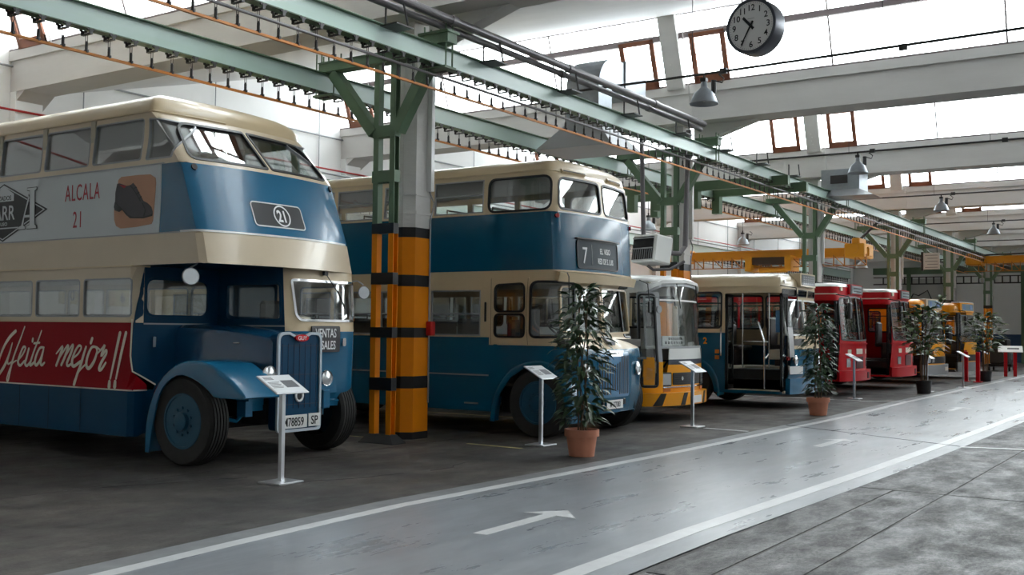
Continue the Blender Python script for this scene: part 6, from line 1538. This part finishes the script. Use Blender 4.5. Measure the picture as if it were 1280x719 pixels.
e = thing('engine_on_trolley', 'dark engine block on a trolley in front of the blue wall', 'engine', (50, 7.95, 0))
mb = MB(); mb.box(-.7, .7, -.5, .5, .2, .3); mb.build('trolley', M_dark, e); mb = MB(); mb.box(-.55, .55, -.38, .38, .3, .95, bev=.05); mb.box(-.4, .4, -.42, -.3, .45, .8, bev=.03); mb.cyl((-.6, 0, .6), (-.75, 0, .6), .25, 20); mb.build('engine_block', M_dgrey, e)
mb = MB(); mb.box(-.5, .5, -.3, .3, .95, 1.36, bev=.04); mb.build('head_cover', M_dark, e)
for dx in (-.55, .55):
    for dy in (-.4, .4): mb = MB(); mb.cyl((dx, dy-.03, .1), (dx, dy+.03, .1), .1, 14); mb.build('castor', M_rub, e)
# round crest and notices on the far wall
t = thing('wall_crest', 'grey crest painted on the white far wall above the blue dado', 'crest', (XF-.03, 8.3, 3.1))
mb = MB(); mb.prism([(0, .5*math.cos(a)*(1 if math.sin(a) > 0 else .8), .65*math.sin(a)) for a in [2*math.pi*k/28 for k in range(28)]], (-.02, 0, 0)); mb.build('shield', M_steelgrey, t)
mb = MB(); mb.prism([(-.02, .3*math.cos(a), .4*math.sin(a)) for a in [2*math.pi*k/28 for k in range(28)]], (-.02, 0, 0)); mb.build('shield_field', M_white, t)
t = thing('wall_signboard', 'grey framed emblem board on the far wall above the yellow buses', 'sign', (XF-.05, 14.6, 3.6))
mb = MB(); mb.box(-.04, 0, -1.9, 1.9, -.8, 1.2, bev=.02); mb.build('board', mat('pale_grey_board', srgb(190, 188, 184), .6), t); mb = MB(); mb.tube([(-.06, .9, -.4), (-.06, .5, .3), (-.06, .2, .2), (-.06, -.3, .5), (-.06, -.6, -.2), (-.06, -1.0, -.4)], .04, 8); mb.build('emblem', M_dgrey, t)
# numbered bus stop boards on the left wall, seen through the front bus
def board(label, y0, y1, z0, z1, txt, h, m=None, small=False):
    x0, x1 = y0, y1; t = thing('bus_stop_board', label, 'sign', ((x0+x1)/2, YL-.025, (z0+z1)/2), 0, 'numbered bus stop boards on the left wall'); w = (x1-x0)/2; hh = (z1-z0)/2
    mb = MB(); mb.box(-w, w, -.02, .02, -hh, hh, bev=.008); b = mb.build('board', mat('aged_cream_board', srgb(214, 200, 150), .5, noise=.1, nscale=5), t)
    flat_text(txt, rotM((w*.35 if not small else 0, -.021, -h*.45), R(90), 0, 0), h, mat('stop_number_blue', srgb(40, 90, 130), .5), b, 'stop_number', wscale=.85, bold=.03, align='CENTER')
    mb = MB()
    for k in range(5): mb.box(-w+.05, -w+.05+w*.5, -.023, -.02, hh-.09-k*.06, hh-.065-k*.06)
    mb.build('text_lines', mat('faded_red_print', srgb(190, 120, 80), .6), b)
board('bus stop board numbered 0, leftmost seen through the front bus windows', 12.2, 12.6, 1.95, 2.28, '0', .2)
board('wide bus stop board numbered 6 seen through the passenger windows', 13.25, 13.78, 1.93, 2.29, '6', .2)
board('bus stop board numbered 18 seen through the bulkhead window', 14.2, 14.64, 1.93, 2.42, '18', .22)
board('bus stop board numbered 6 seen through the bulkhead window', 14.86, 15.5, 1.93, 2.42, '6', .22)
